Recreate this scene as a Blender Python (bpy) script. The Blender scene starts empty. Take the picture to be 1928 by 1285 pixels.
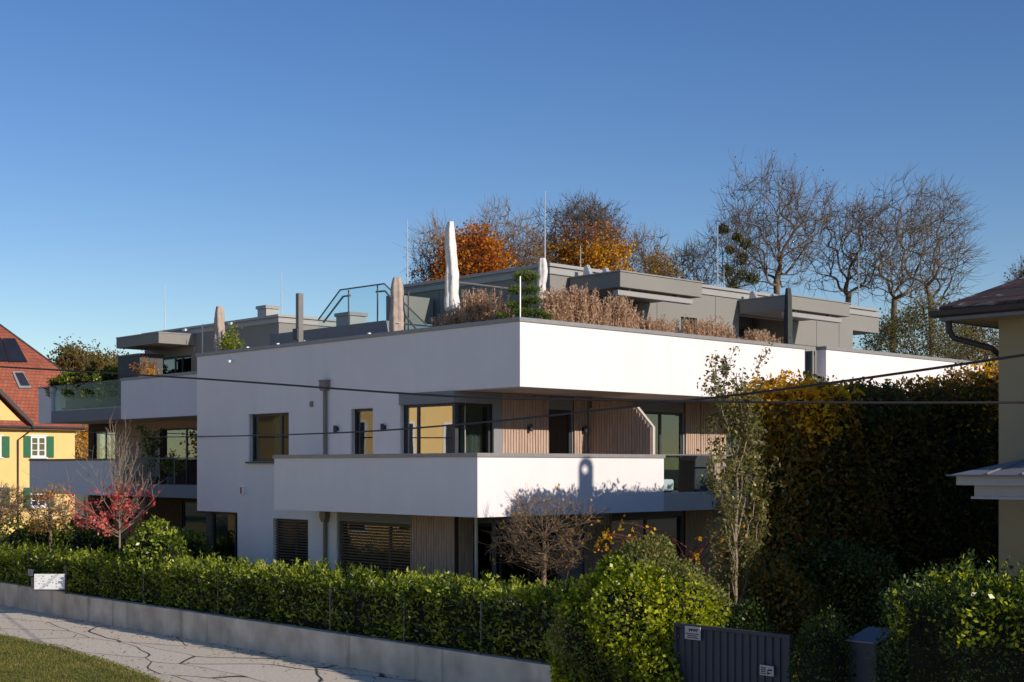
import bpy, math, random
import numpy as np
from mathutils import Vector, Matrix

# ------------------------------------------------------------------ camera, sky, sun
scene = bpy.context.scene
F = 2617.0            # focal length in photo pixels (1928 wide)
CX, HY = 964.0, 878.0 # principal column, horizon row
H0 = 4.4              # camera height over the street
cam = bpy.data.cameras.new('camera')
camo = bpy.data.objects.new('camera', cam)
scene.collection.objects.link(camo)
cam.sensor_width = 36; cam.lens = 36 * F / 1928
cam.shift_y = (HY - 642.5) / 1928
cam.clip_start = 0.1; cam.clip_end = 3000
camo.location = (0, 0, H0); camo.rotation_euler = (math.radians(90), 0, 0)
scene.camera = camo

SUN_EL = math.radians(21.4); PHI = math.radians(7.0)
RX, RY = 0.7289, 0.6846      # world direction of the street-aligned axis q
SH = Vector((RY * math.cos(PHI) + RX * math.sin(PHI), -RX * math.cos(PHI) + RY * math.sin(PHI), 0))
SDIR = Vector((SH.x * math.cos(SUN_EL), SH.y * math.cos(SUN_EL), math.sin(SUN_EL)))
world = bpy.data.worlds.new('World'); scene.world = world; world.use_nodes = True
nt = world.node_tree; nt.nodes.clear()
sky = nt.nodes.new('ShaderNodeTexSky'); sky.sky_type = 'NISHITA'; sky.sun_disc = False
sky.sun_elevation = SUN_EL; sky.sun_rotation = math.atan2(SH.x, SH.y)
sky.air_density = 1.0; sky.dust_density = 0.15; sky.ozone_density = 2.2; sky.altitude = 300
bg = nt.nodes.new('ShaderNodeBackground'); bg.inputs[1].default_value = 0.115
wo = nt.nodes.new('ShaderNodeOutputWorld')
hsv = nt.nodes.new('ShaderNodeHueSaturation'); hsv.inputs['Hue'].default_value = 0.5145; hsv.inputs['Saturation'].default_value = 1.27; hsv.inputs['Value'].default_value = 0.86
nt.links.new(sky.outputs[0], hsv.inputs['Color']); nt.links.new(hsv.outputs[0], bg.inputs[0]); nt.links.new(bg.outputs[0], wo.inputs[0])
sun = bpy.data.lights.new('sun', 'SUN'); suno = bpy.data.objects.new('sun', sun)
scene.collection.objects.link(suno)
sun.energy = 3.7; sun.angle = math.radians(0.5); sun.color = (1.0, 0.90, 0.80)
suno.rotation_euler = SDIR.to_track_quat('Z', 'Y').to_euler(); suno.location = (20, -10, 40)
scene.view_settings.view_transform = 'Standard'; scene.view_settings.look = 'None'
scene.view_settings.exposure = 0.2; scene.view_settings.gamma = 1.0
scene.view_settings.use_curve_mapping = False
scene.render.resolution_x = 1024; scene.render.resolution_y = 682
scene.cycles.max_bounces = 8; scene.cycles.transparent_max_bounces = 16

# ------------------------------------------------------------------ frame helpers
# everything is authored in street coordinates: q away to the right, p away to the left, z above camera level
AX, AY = 0.181, 31.6
TH = math.atan2(RY, RX)
ROT = np.array([[RX, -RY], [RY, RX]])
def W(q, p, z): return (AX + RX * q - RY * p, AY + RY * q + RX * p, z + H0)
def PX(x, q):   # p where column x meets the plane q
    r = (x - CX) / F
    return (AX + RX * q - r * (AY + RY * q)) / (RY + r * RX)
def QX(x, p):   # q where column x meets the plane p
    r = (x - CX) / F
    return (r * (AY + RX * p) - (AX - RY * p)) / (RX - r * RY)
def ZY(y, q, p): return (HY - y) / F * (AY + RY * q + RX * p)
def AT(x, D):   # (q, p) at column x and distance D
    X = (x - CX) / F * D - AX; Y = D - AY
    return (RX * X + RY * Y, -RY * X + RX * Y)

COL = scene.collection
BASE = {}
class MB:
    def __init__(s): s.v = []; s.f = []
    def add(s, vs, fs):
        n = len(s.v); s.v.extend(vs); s.f.extend([tuple(i + n for i in f) for f in fs]); return s
    def box(s, q0, q1, p0, p1, z0, z1):
        return s.add([(q0,p0,z0),(q1,p0,z0),(q1,p1,z0),(q0,p1,z0),(q0,p0,z1),(q1,p0,z1),(q1,p1,z1),(q0,p1,z1)],
              [(0,3,2,1),(4,5,6,7),(0,1,5,4),(1,2,6,5),(2,3,7,6),(3,0,4,7)])
    def cyl(s, q, p, z0, z1, r, n=12, r1=None):
        r1 = r if r1 is None else r1
        vs = [(q + r*math.cos(2*math.pi*i/n), p + r*math.sin(2*math.pi*i/n), z0) for i in range(n)]
        vs += [(q + r1*math.cos(2*math.pi*i/n), p + r1*math.sin(2*math.pi*i/n), z1) for i in range(n)]
        fs = [(i, (i+1)%n, n+(i+1)%n, n+i) for i in range(n)]
        fs += [tuple(range(n))[::-1], tuple(range(n, 2*n))]
        return s.add(vs, fs)
    def tube(s, pts, r, n=8):
        pts = [Vector(a) for a in pts]; k = len(pts)
        rs = r if isinstance(r, (list, tuple)) else [r] * k
        vs = []; fs = []
        for i, a in enumerate(pts):
            d = (pts[min(i+1, k-1)] - pts[max(i-1, 0)]).normalized()
            u = d.cross(Vector((0, 0, 1)))
            if u.length < 1e-3: u = Vector((1, 0, 0))
            u.normalize(); w = d.cross(u)
            for j in range(n):
                t = 2*math.pi*j/n
                vs.append(tuple(a + rs[i] * (math.cos(t)*u + math.sin(t)*w)))
        for i in range(k-1):
            for j in range(n):
                fs.append((i*n+j, i*n+(j+1)%n, (i+1)*n+(j+1)%n, (i+1)*n+j))
        fs.append(tuple(range(n))); fs.append(tuple(range((k-1)*n, k*n))[::-1])
        return s.add(vs, fs)
    def prism(s, poly, axis, c0, c1):   # poly of (u,z); axis 'q' extrudes along q, 'p' along p, 'z' poly is (q,p)
        n = len(poly)
        def P(u, z, c): return (c, u, z) if axis == 'q' else ((u, c, z) if axis == 'p' else (u, z, c))
        vs = [P(u, z, c0) for u, z in poly] + [P(u, z, c1) for u, z in poly]
        fs = [(i, (i+1)%n, n+(i+1)%n, n+i) for i in range(n)] + [tuple(range(n))[::-1], tuple(range(n, 2*n))]
        return s.add(vs, fs)
    def grid(s, axis, c0, c1, u0, u1, z0, z1, openings=()):   # wall with rectangular openings
        us = sorted({u0, u1, *[min(max(o[i], u0), u1) for o in openings for i in (0, 1)]})
        zs = sorted({z0, z1, *[min(max(o[i], z0), z1) for o in openings for i in (2, 3)]})
        nu, nz = len(us)-1, len(zs)-1
        def solid(i, j):
            if i < 0 or j < 0 or i >= nu or j >= nz: return False
            a, b = (us[i]+us[i+1])/2, (zs[j]+zs[j+1])/2
            return not any(o[0] < a < o[1] and o[2] < b < o[3] for o in openings)
        def P(c, u, z): return (c, u, z) if axis == 'q' else (u, c, z)
        def quad(*vv): s.add(list(vv), [(0, 1, 2, 3)])
        for i in range(nu):
            for j in range(nz):
                if not solid(i, j): continue
                a, b, c, d = us[i], us[i+1], zs[j], zs[j+1]
                quad(P(c0,a,c), P(c0,b,c), P(c0,b,d), P(c0,a,d)); quad(P(c1,a,c), P(c1,b,c), P(c1,b,d), P(c1,a,d))
                if not solid(i-1, j): quad(P(c0,a,c), P(c1,a,c), P(c1,a,d), P(c0,a,d))
                if not solid(i+1, j): quad(P(c0,b,c), P(c1,b,c), P(c1,b,d), P(c0,b,d))
                if not solid(i, j-1): quad(P(c0,a,c), P(c1,a,c), P(c1,b,c), P(c0,b,c))
                if not solid(i, j+1): quad(P(c0,a,d), P(c1,a,d), P(c1,b,d), P(c0,b,d))
        return s
    def build(s, name, m, parent=None, base=None, smooth=False, bevel=0):
        return build_mesh(name, np.array(s.v, dtype=np.float32), s.f, m, parent, base, smooth, bevel)

def build_mesh(name, V, faces, m, parent=None, base=None, smooth=False, bevel=0):
    b = BASE[parent] if parent is not None else (base if base is not None else
        ((V[:,0].min()+V[:,0].max())/2, (V[:,1].min()+V[:,1].max())/2, V[:,2].min()))
    V = V - np.array(b, dtype=np.float32)
    me = bpy.data.meshes.new(name)
    if isinstance(faces, np.ndarray):
        k = faces.shape[1]; nf = len(faces)
        me.vertices.add(len(V)); me.vertices.foreach_set('co', V.ravel())
        me.loops.add(nf*k); me.loops.foreach_set('vertex_index', faces.astype(np.int32).ravel())
        me.polygons.add(nf); me.polygons.foreach_set('loop_start', np.arange(0, nf*k, k, dtype=np.int32))
        me.polygons.foreach_set('loop_total', np.full(nf, k, dtype=np.int32))
        me.update(calc_edges=True)
    else:
        me.from_pydata(V.tolist(), [], faces)
        import bmesh
        bm = bmesh.new(); bm.from_mesh(me); bmesh.ops.recalc_face_normals(bm, faces=bm.faces); bm.to_mesh(me); bm.free()
    me.materials.append(m)
    if smooth: me.polygons.foreach_set('use_smooth', [True]*len(me.polygons))
    o = bpy.data.objects.new(name, me); COL.objects.link(o)
    if parent is not None: o.parent = parent
    else:
        o.location = W(*b); o.rotation_euler = (0, 0, TH)
    BASE[o] = b
    if bevel:
        mod = o.modifiers.new('bevel', 'BEVEL'); mod.width = bevel; mod.segments = 2; mod.limit_method = 'ANGLE'
    return o
def thing(name, label, cat, base, group=None):
    o = bpy.data.objects.new(name, None); COL.objects.link(o)
    o.location = W(*base); o.rotation_euler = (0, 0, TH); o.empty_display_size = 0.3
    BASE[o] = base; return tag(o, label, cat, group)
def tag(o, label, cat, group=None):
    o['label'] = label; o['category'] = cat
    if group: o['group'] = group
    return o
def struct(o, kind='structure', label=None, cat=None):
    o['kind'] = kind
    if label: o['label'] = label
    if cat: o['category'] = cat
    return o
def dup(o, base, label=None, rot=0, scale=1.0, group=None):
    c = o.copy(); COL.objects.link(c); c.location = W(*base); c.rotation_euler = (0, 0, TH + rot); c.scale = (scale,)*3
    if label: c['label'] = label
    if group: c['group'] = group
    for ch in list(o.children):
        d = ch.copy(); COL.objects.link(d); d.parent = c
        for g in list(ch.children):
            e = g.copy(); COL.objects.link(e); e.parent = d
    return c

# ------------------------------------------------------------------ materials
def newmat(name):
    m = bpy.data.materials.new(name); m.use_nodes = True
    return m, m.node_tree, m.node_tree.nodes['Principled BSDF']
def mat(name, col, rough=0.7, var=0.12, scale=3.0, bump=0.0, bscale=60.0, metal=0.0, spec=0.4, col2=None, stretch=None):
    m, t, b = newmat(name)
    b.inputs['Roughness'].default_value = rough; b.inputs['Metallic'].default_value = metal
    b.inputs['Specular IOR Level'].default_value = spec
    tc = t.nodes.new('ShaderNodeTexCoord'); mp = t.nodes.new('ShaderNodeMapping')
    t.links.new(tc.outputs['Object'], mp.inputs[0])
    if stretch: mp.inputs['Scale'].default_value = stretch
    n = t.nodes.new('ShaderNodeTexNoise'); n.inputs['Scale'].default_value = scale; n.inputs['Detail'].default_value = 6
    n.inputs['Roughness'].default_value = 0.65
    t.links.new(mp.outputs[0], n.inputs['Vector'])
    r = t.nodes.new('ShaderNodeValToRGB'); r.color_ramp.elements[0].position = 0.3; r.color_ramp.elements[1].position = 0.7
    c2 = col2 if col2 else tuple(min(1, c*(1+var)) for c in col)
    c1 = col if col2 else tuple(c*(1-var) for c in col)
    r.color_ramp.elements[0].color = (*c1, 1); r.color_ramp.elements[1].color = (*c2, 1)
    t.links.new(n.outputs['Fac'], r.inputs[0]); t.links.new(r.outputs[0], b.inputs['Base Color'])
    if bump:
        n2 = t.nodes.new('ShaderNodeTexNoise'); n2.inputs['Scale'].default_value = bscale; n2.inputs['Detail'].default_value = 4
        t.links.new(mp.outputs[0], n2.inputs['Vector'])
        bp = t.nodes.new('ShaderNodeBump'); bp.inputs['Strength'].default_value = bump; bp.inputs['Distance'].default_value = 0.02
        t.links.new(n2.outputs['Fac'], bp.inputs['Height']); t.links.new(bp.outputs[0], b.inputs['Normal'])
    return m
def leafmat(name, cols, rough=0.45, trans=0.35, spec=0.4):
    m, t, b = newmat(name)
    g = t.nodes.new('ShaderNodeNewGeometry'); r = t.nodes.new('ShaderNodeValToRGB')
    els = r.color_ramp.elements
    while len(els) < len(cols): els.new(0.5)
    for i, c in enumerate(cols):
        els[i].position = i / max(1, len(cols)-1); els[i].color = (*c, 1)
    tc = t.nodes.new('ShaderNodeTexCoord'); n = t.nodes.new('ShaderNodeTexNoise'); n.inputs['Scale'].default_value = 0.9
    t.links.new(tc.outputs['Object'], n.inputs['Vector'])
    mx = t.nodes.new('ShaderNodeMath'); mx.operation = 'MULTIPLY_ADD'; mx.inputs[1].default_value = 1.6; mx.inputs[2].default_value = -0.8
    t.links.new(n.outputs['Fac'], mx.inputs[0])
    ad = t.nodes.new('ShaderNodeMath'); ad.operation = 'ADD'; ad.use_clamp = True
    t.links.new(g.outputs['Random Per Island'], ad.inputs[0]); t.links.new(mx.outputs[0], ad.inputs[1])
    t.links.new(ad.outputs[0], r.inputs[0])
    t.links.new(r.outputs[0], b.inputs['Base Color']); b.inputs['Roughness'].default_value = rough
    b.inputs['Specular IOR Level'].default_value = spec
    tr = t.nodes.new('ShaderNodeBsdfTranslucent'); mix = t.nodes.new('ShaderNodeMixShader'); mix.inputs[0].default_value = trans
    hs = t.nodes.new('ShaderNodeHueSaturation'); hs.inputs['Saturation'].default_value = 1.15; hs.inputs['Value'].default_value = 1.7
    t.links.new(r.outputs[0], hs.inputs['Color']); t.links.new(hs.outputs[0], tr.inputs[0])
    out = t.nodes['Material Output']
    t.links.new(b.outputs[0], mix.inputs[1]); t.links.new(tr.outputs[0], mix.inputs[2]); t.links.new(mix.outputs[0], out.inputs[0])
    return m
def glassmat(name, refl=0.12, tint=(0.75, 0.8, 0.8)):
    m, t, b = newmat(name); t.nodes.remove(b)
    gl = t.nodes.new('ShaderNodeBsdfGlossy'); gl.inputs['Roughness'].default_value = 0.01; gl.inputs[0].default_value = (0.95, 0.97, 1, 1)
    tp = t.nodes.new('ShaderNodeBsdfTransparent'); tp.inputs[0].default_value = (*tint, 1)
    lw = t.nodes.new('ShaderNodeLayerWeight'); lw.inputs[0].default_value = 0.5; fr = t.nodes.new('ShaderNodeMath'); fr.operation = 'POWER'; fr.inputs[1].default_value = 5.0; t.links.new(lw.outputs['Facing'], fr.inputs[0])
    a = t.nodes.new('ShaderNodeMath'); a.operation = 'ADD'; a.inputs[1].default_value = refl; a.use_clamp = True
    n = t.nodes.new('ShaderNodeTexNoise'); n.inputs['Scale'].default_value = 1.3
    bp = t.nodes.new('ShaderNodeBump'); bp.inputs['Strength'].default_value = 0.02; bp.inputs['Distance'].default_value = 0.05
    t.links.new(n.outputs['Fac'], bp.inputs['Height']); t.links.new(bp.outputs[0], gl.inputs['Normal'])
    mix = t.nodes.new('ShaderNodeMixShader')
    t.links.new(fr.outputs[0], a.inputs[0]); t.links.new(a.outputs[0], mix.inputs[0])
    t.links.new(tp.outputs[0], mix.inputs[1]); t.links.new(gl.outputs[0], mix.inputs[2])
    t.links.new(mix.outputs[0], t.nodes['Material Output'].inputs[0])
    return m

M = {}
M['stucco'] = mat('white_stucco', (0.86, 0.795, 0.77), 0.9, 0.02, 1.2, 0.10, 140)
def streaky(m, amt=0.10):
    t = m.node_tree; b = t.nodes['Principled BSDF']; src = b.inputs['Base Color'].links[0].from_socket
    tc = t.nodes.new('ShaderNodeTexCoord'); mp = t.nodes.new('ShaderNodeMapping'); mp.inputs['Scale'].default_value = (2.2, 2.2, 0.16)
    n = t.nodes.new('ShaderNodeTexNoise'); n.inputs['Scale'].default_value = 1.5; n.inputs['Detail'].default_value = 5
    n2 = t.nodes.new('ShaderNodeTexNoise'); n2.inputs['Scale'].default_value = 0.45; n2.inputs['Detail'].default_value = 6
    t.links.new(tc.outputs['Object'], mp.inputs[0]); t.links.new(mp.outputs[0], n.inputs['Vector']); t.links.new(tc.outputs['Object'], n2.inputs['Vector'])
    mu = t.nodes.new('ShaderNodeMath'); mu.operation = 'MULTIPLY'; t.links.new(n.outputs['Fac'], mu.inputs[0]); t.links.new(n2.outputs['Fac'], mu.inputs[1])
    r = t.nodes.new('ShaderNodeValToRGB'); r.color_ramp.elements[0].position = 0.12; r.color_ramp.elements[1].position = 0.38
    r.color_ramp.elements[0].color = (1-amt*1.0, 1-amt*1.1, 1-amt*1.2, 1)
    t.links.new(mu.outputs[0], r.inputs[0]); mx = t.nodes.new('ShaderNodeMixRGB'); mx.blend_type = 'MULTIPLY'; mx.inputs[0].default_value = 1
    t.links.new(src, mx.inputs[1]); t.links.new(r.outputs[0], mx.inputs[2]); t.links.new(mx.outputs[0], b.inputs['Base Color'])
streaky(M['stucco'], 0.045)
M['stucco_grey'] = mat('grey_stucco', (0.25, 0.245, 0.25), 0.9, 0.05, 2, 0.15, 140)
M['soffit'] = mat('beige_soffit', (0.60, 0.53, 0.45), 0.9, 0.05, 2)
M['coping'] = mat('grey_metal_coping', (0.30, 0.285, 0.275), 0.5, 0.10, 5, metal=0.3)
M['panel'] = mat('grey_fibre_cement', (0.245, 0.232, 0.205), 0.75, 0.04, 1.0)
M['panel_light'] = mat('light_grey_metal_fascia', (0.36, 0.35, 0.33), 0.55, 0.04, 3, metal=0.2)
M['dark'] = mat('anthracite_metal', (0.045, 0.048, 0.055), 0.45, 0.15, 8)
M['alu'] = mat('pale_aluminium', (0.55, 0.55, 0.53), 0.4, 0.1, 5, metal=0.5)
M['greymetal'] = mat('taupe_metal', (0.20, 0.185, 0.17), 0.5, 0.08, 5, metal=0.2)
M['wood'] = mat('larch_slats', (0.38, 0.25, 0.18), 0.7, 0.2, 2.5, 0.2, 30, col2=(0.60, 0.43, 0.33), stretch=(6, 6, 0.7))
M['woodback'] = mat('dark_backing', (0.07, 0.045, 0.03), 0.9, 0.2, 3)
M['interior'] = mat('interior_plaster', (0.42, 0.36, 0.27), 0.9, 0.05, 2)
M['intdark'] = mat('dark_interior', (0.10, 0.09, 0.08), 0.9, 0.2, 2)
M['curtain'] = mat('sheer_curtain', (0.62, 0.60, 0.50), 0.9, 0.05, 3)
M['glass'] = glassmat('window_glass', 0.10, (0.55, 0.6, 0.6))
M['glass_dark'] = glassmat('dark_window_glass', 0.07, (0.4, 0.42, 0.42))
M['glass_warm'] = glassmat('coated_window_glass', 0.34, (0.5, 0.5, 0.48))
M['rail_glass'] = glassmat('railing_glass', -0.03, (0.88, 0.94, 0.945))
M['blind'] = mat('brown_blind_slats', (0.075, 0.055, 0.045), 0.5, 0.2, 4)
M['concrete'] = mat('weathered_concrete', (0.30, 0.285, 0.27), 0.9, 0.1, 0.9, 0.35, 25, col2=(0.34, 0.32, 0.29), stretch=(1.4, 1.4, 0.45))
M['bark'] = mat('grey_brown_bark', (0.12, 0.095, 0.07), 0.9, 0.3, 6, 0.5, 30)
M['bark_warm'] = mat('warm_brown_bark', (0.16, 0.115, 0.075), 0.9, 0.3, 6)
M['bark_pale'] = mat('pale_young_bark', (0.24, 0.19, 0.14), 0.9, 0.3, 6)
M['twig'] = mat('brown_twigs', (0.24, 0.165, 0.10), 0.9, 0.3, 6)
M['twig_red'] = mat('red_stems', (0.20, 0.05, 0.035), 0.7, 0.3, 6)
M['laurel'] = leafmat('laurel_leaves', [(0.03, 0.055, 0.008), (0.09, 0.13, 0.014), (0.24, 0.29, 0.025), (0.42, 0.46, 0.06)], 0.35, 0.3, 0.5)
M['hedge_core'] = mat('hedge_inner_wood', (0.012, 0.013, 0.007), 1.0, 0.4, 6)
M['evergreen'] = leafmat('evergreen_leaves', [(0.014, 0.032, 0.006), (0.035, 0.065, 0.010), (0.10, 0.14, 0.018)], 0.4, 0.25)
M['ivy'] = leafmat('ivy_and_sunlit_leaves', [(0.04, 0.07, 0.008), (0.13, 0.17, 0.012), (0.33, 0.38, 0.016), (0.56, 0.56, 0.035)], 0.35, 0.35, 0.5)
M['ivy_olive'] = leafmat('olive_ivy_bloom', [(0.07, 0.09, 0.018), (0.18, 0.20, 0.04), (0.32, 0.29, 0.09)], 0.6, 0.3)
M['beech'] = leafmat('hornbeam_leaves', [(0.035, 0.05, 0.012), (0.085, 0.09, 0.02), (0.16, 0.115, 0.022), (0.30, 0.16, 0.022)], 0.6, 0.35)
M['beech_dark'] = leafmat('dark_hornbeam_leaves', [(0.03, 0.045, 0.012), (0.06, 0.075, 0.018), (0.12, 0.09, 0.02), (0.22, 0.13, 0.02)], 0.6, 0.35)
M['tips'] = leafmat('young_laurel_tips', [(0.16, 0.21, 0.02), (0.38, 0.44, 0.05), (0.58, 0.58, 0.10)], 0.4, 0.4)
M['gold'] = leafmat('golden_leaves', [(0.42, 0.22, 0.012), (0.72, 0.38, 0.018), (0.82, 0.52, 0.04)], 0.6, 0.45)
M['orange'] = leafmat('orange_beech_leaves', [(0.22, 0.055, 0.01), (0.52, 0.17, 0.012), (0.70, 0.32, 0.018)], 0.6, 0.45)
M['rust'] = leafmat('rust_leaves', [(0.07, 0.025, 0.012), (0.18, 0.055, 0.02), (0.25, 0.10, 0.03)], 0.7, 0.35)
M['red'] = leafmat('crimson_leaves', [(0.55, 0.05, 0.05), (0.75, 0.13, 0.11), (0.85, 0.35, 0.28)], 0.5, 0.5)
M['olive'] = leafmat('olive_green_leaves', [(0.06, 0.06, 0.012), (0.13, 0.12, 0.02), (0.22, 0.17, 0.03)], 0.6, 0.4)
M['autumn'] = leafmat('mixed_autumn_leaves', [(0.05, 0.06, 0.015), (0.14, 0.11, 0.02), (0.26, 0.15, 0.02), (0.28, 0.10, 0.025)], 0.7, 0.4)
M['pear'] = leafmat('bronze_green_leaves', [(0.06, 0.07, 0.018), (0.15, 0.15, 0.04), (0.30, 0.24, 0.08)], 0.4, 0.35)
M['pine'] = leafmat('pine_needles', [(0.05, 0.09, 0.01), (0.13, 0.19, 0.016), (0.22, 0.28, 0.03)], 0.6, 0.2)
M['lime'] = leafmat('lime_green_leaves', [(0.16, 0.22, 0.01), (0.32, 0.36, 0.02)], 0.5, 0.4)
M['straw'] = leafmat('dry_straw', [(0.32, 0.20, 0.11), (0.58, 0.41, 0.27), (0.72, 0.55, 0.40)], 0.9, 0.35)
M['mistletoe'] = leafmat('mistletoe_leaves', [(0.04, 0.05, 0.01), (0.10, 0.10, 0.015), (0.16, 0.13, 0.02)], 0.7, 0.3)
M['beige_cloth'] = mat('beige_parasol_cover', (0.46, 0.37, 0.30), 0.9, 0.2, 5, 0.9, 9)
M['white_cloth'] = mat('white_parasol_cover', (0.78, 0.73, 0.68), 0.85, 0.12, 5, 1.0, 8)
M['dark_cloth'] = mat('dark_green_parasol_cover', (0.06, 0.07, 0.065), 0.85, 0.15, 5, 0.3, 30)
M['yellow'] = mat('yellow_render', (0.86, 0.58, 0.22), 0.9, 0.05, 1.5, 0.1, 80)
M['ochre'] = mat('ochre_render', (0.36, 0.29, 0.18), 0.9, 0.06, 1.5, 0.1, 80)
M['shutter'] = mat('green_shutter_paint', (0.006, 0.12, 0.045), 0.5, 0.1, 5)
M['white_paint'] = mat('white_paint', (0.8, 0.8, 0.78), 0.6, 0.03, 5)
M['off_white'] = mat('off_white_board', (0.46, 0.44, 0.44), 0.8, 0.04, 5)
M['timber'] = mat('brown_eave_timber', (0.28, 0.15, 0.08), 0.8, 0.2, 4)
M['gutter'] = mat('dark_brown_gutter', (0.05, 0.04, 0.04), 0.5, 0.15, 4)
M['ink'] = mat('dark_print', (0.05, 0.05, 0.05), 0.8, 0.1, 5)
M['print_grey'] = mat('grey_print', (0.22, 0.21, 0.2), 0.8, 0.1, 5)
M['redplastic'] = mat('red_plastic', (0.5, 0.05, 0.03), 0.5, 0.1, 5)
M['cable'] = mat('black_cable', (0.03, 0.025, 0.025), 0.6, 0.1, 5)
M['solar'] = mat('dark_solar_glass', (0.02, 0.022, 0.03), 0.2, 0.2, 1)
M['zinc'] = mat('zinc_sheet', (0.20, 0.20, 0.22), 0.6, 0.1, 4, metal=0.2)
M['gate'] = mat('blue_grey_steel', (0.034, 0.042, 0.062), 0.5, 0.12, 3)
M['planter'] = mat('grey_planter', (0.075, 0.08, 0.078), 0.7, 0.1, 3)
M['cushion'] = mat('pale_cushion', (0.6, 0.6, 0.56), 0.9, 0.05, 4)
M['soil'] = mat('garden_soil', (0.11, 0.10, 0.045), 1.0, 0.3, 2)

def tilemat(name, c1, c2, c3, sc=(3.2, 3.2, 3.2), lichen=None):
    m, t, b = newmat(name)
    tc = t.nodes.new('ShaderNodeTexCoord'); sp = t.nodes.new('ShaderNodeSeparateXYZ'); t.links.new(tc.outputs['Object'], sp.inputs[0])
    s = t.nodes.new('ShaderNodeMath'); s.operation = 'ADD'; t.links.new(sp.outputs[0], s.inputs[0]); t.links.new(sp.outputs[1], s.inputs[1])
    cb = t.nodes.new('ShaderNodeCombineXYZ'); t.links.new(s.outputs[0], cb.inputs[0]); t.links.new(sp.outputs[2], cb.inputs[1])
    br = t.nodes.new('ShaderNodeTexBrick'); br.inputs['Scale'].default_value = sc[0]
    br.inputs['Color1'].default_value = (*c1, 1); br.inputs['Color2'].default_value = (*c2, 1); br.inputs['Mortar'].default_value = (*c3, 1)
    br.inputs['Mortar Size'].default_value = 0.035; br.inputs['Brick Width'].default_value = 0.8; br.inputs['Row Height'].default_value = 0.62
    t.links.new(cb.outputs[0], br.inputs['Vector'])
    n = t.nodes.new('ShaderNodeTexNoise'); n.inputs['Scale'].default_value = 1.6; n.inputs['Detail'].default_value = 7
    t.links.new(tc.outputs['Object'], n.inputs['Vector'])
    mx = t.nodes.new('ShaderNodeMixRGB'); mx.blend_type = 'MULTIPLY'; mx.inputs[0].default_value = 0.6
    r = t.nodes.new('ShaderNodeValToRGB'); r.color_ramp.elements[0].position = 0.3; r.color_ramp.elements[0].color = (0.55, 0.5, 0.5, 1)
    r.color_ramp.elements[1].position = 0.65
    t.links.new(n.outputs['Fac'], r.inputs[0]); t.links.new(br.outputs['Color'], mx.inputs[1]); t.links.new(r.outputs[0], mx.inputs[2])
    last = mx.outputs[0]
    if lichen:
        mp = t.nodes.new('ShaderNodeMapping'); mp.inputs['Scale'].default_value = (1, 1, 6); t.links.new(tc.outputs['Object'], mp.inputs[0])
        n3 = t.nodes.new('ShaderNodeTexNoise'); n3.inputs['Scale'].default_value = 2.4; n3.inputs['Detail'].default_value = 8
        t.links.new(mp.outputs[0], n3.inputs['Vector'])
        r3 = t.nodes.new('ShaderNodeValToRGB'); r3.color_ramp.elements[0].position = 0.60; r3.color_ramp.elements[1].position = 0.66
        t.links.new(n3.outputs['Fac'], r3.inputs[0])
        m3 = t.nodes.new('ShaderNodeMixRGB'); t.links.new(r3.outputs[0], m3.inputs[0]); t.links.new(last, m3.inputs[1]); m3.inputs[2].default_value = (*lichen, 1)
        last = m3.outputs[0]
    t.links.new(last, b.inputs['Base Color']); b.inputs['Roughness'].default_value = 0.85
    bp = t.nodes.new('ShaderNodeBump'); bp.inputs['Strength'].default_value = 0.6; bp.inputs['Distance'].default_value = 0.04
    t.links.new(br.outputs['Fac'], bp.inputs['Height']); bp.invert = True; t.links.new(bp.outputs[0], b.inputs['Normal'])
    return m
M['redtile'] = tilemat('red_roof_tiles', (0.40, 0.12, 0.06), (0.33, 0.09, 0.05), (0.16, 0.05, 0.035))
M['browntile'] = tilemat('brown_roof_shingles', (0.10, 0.055, 0.045), (0.07, 0.04, 0.035), (0.02, 0.015, 0.013), lichen=(0.32, 0.27, 0.22))

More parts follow.
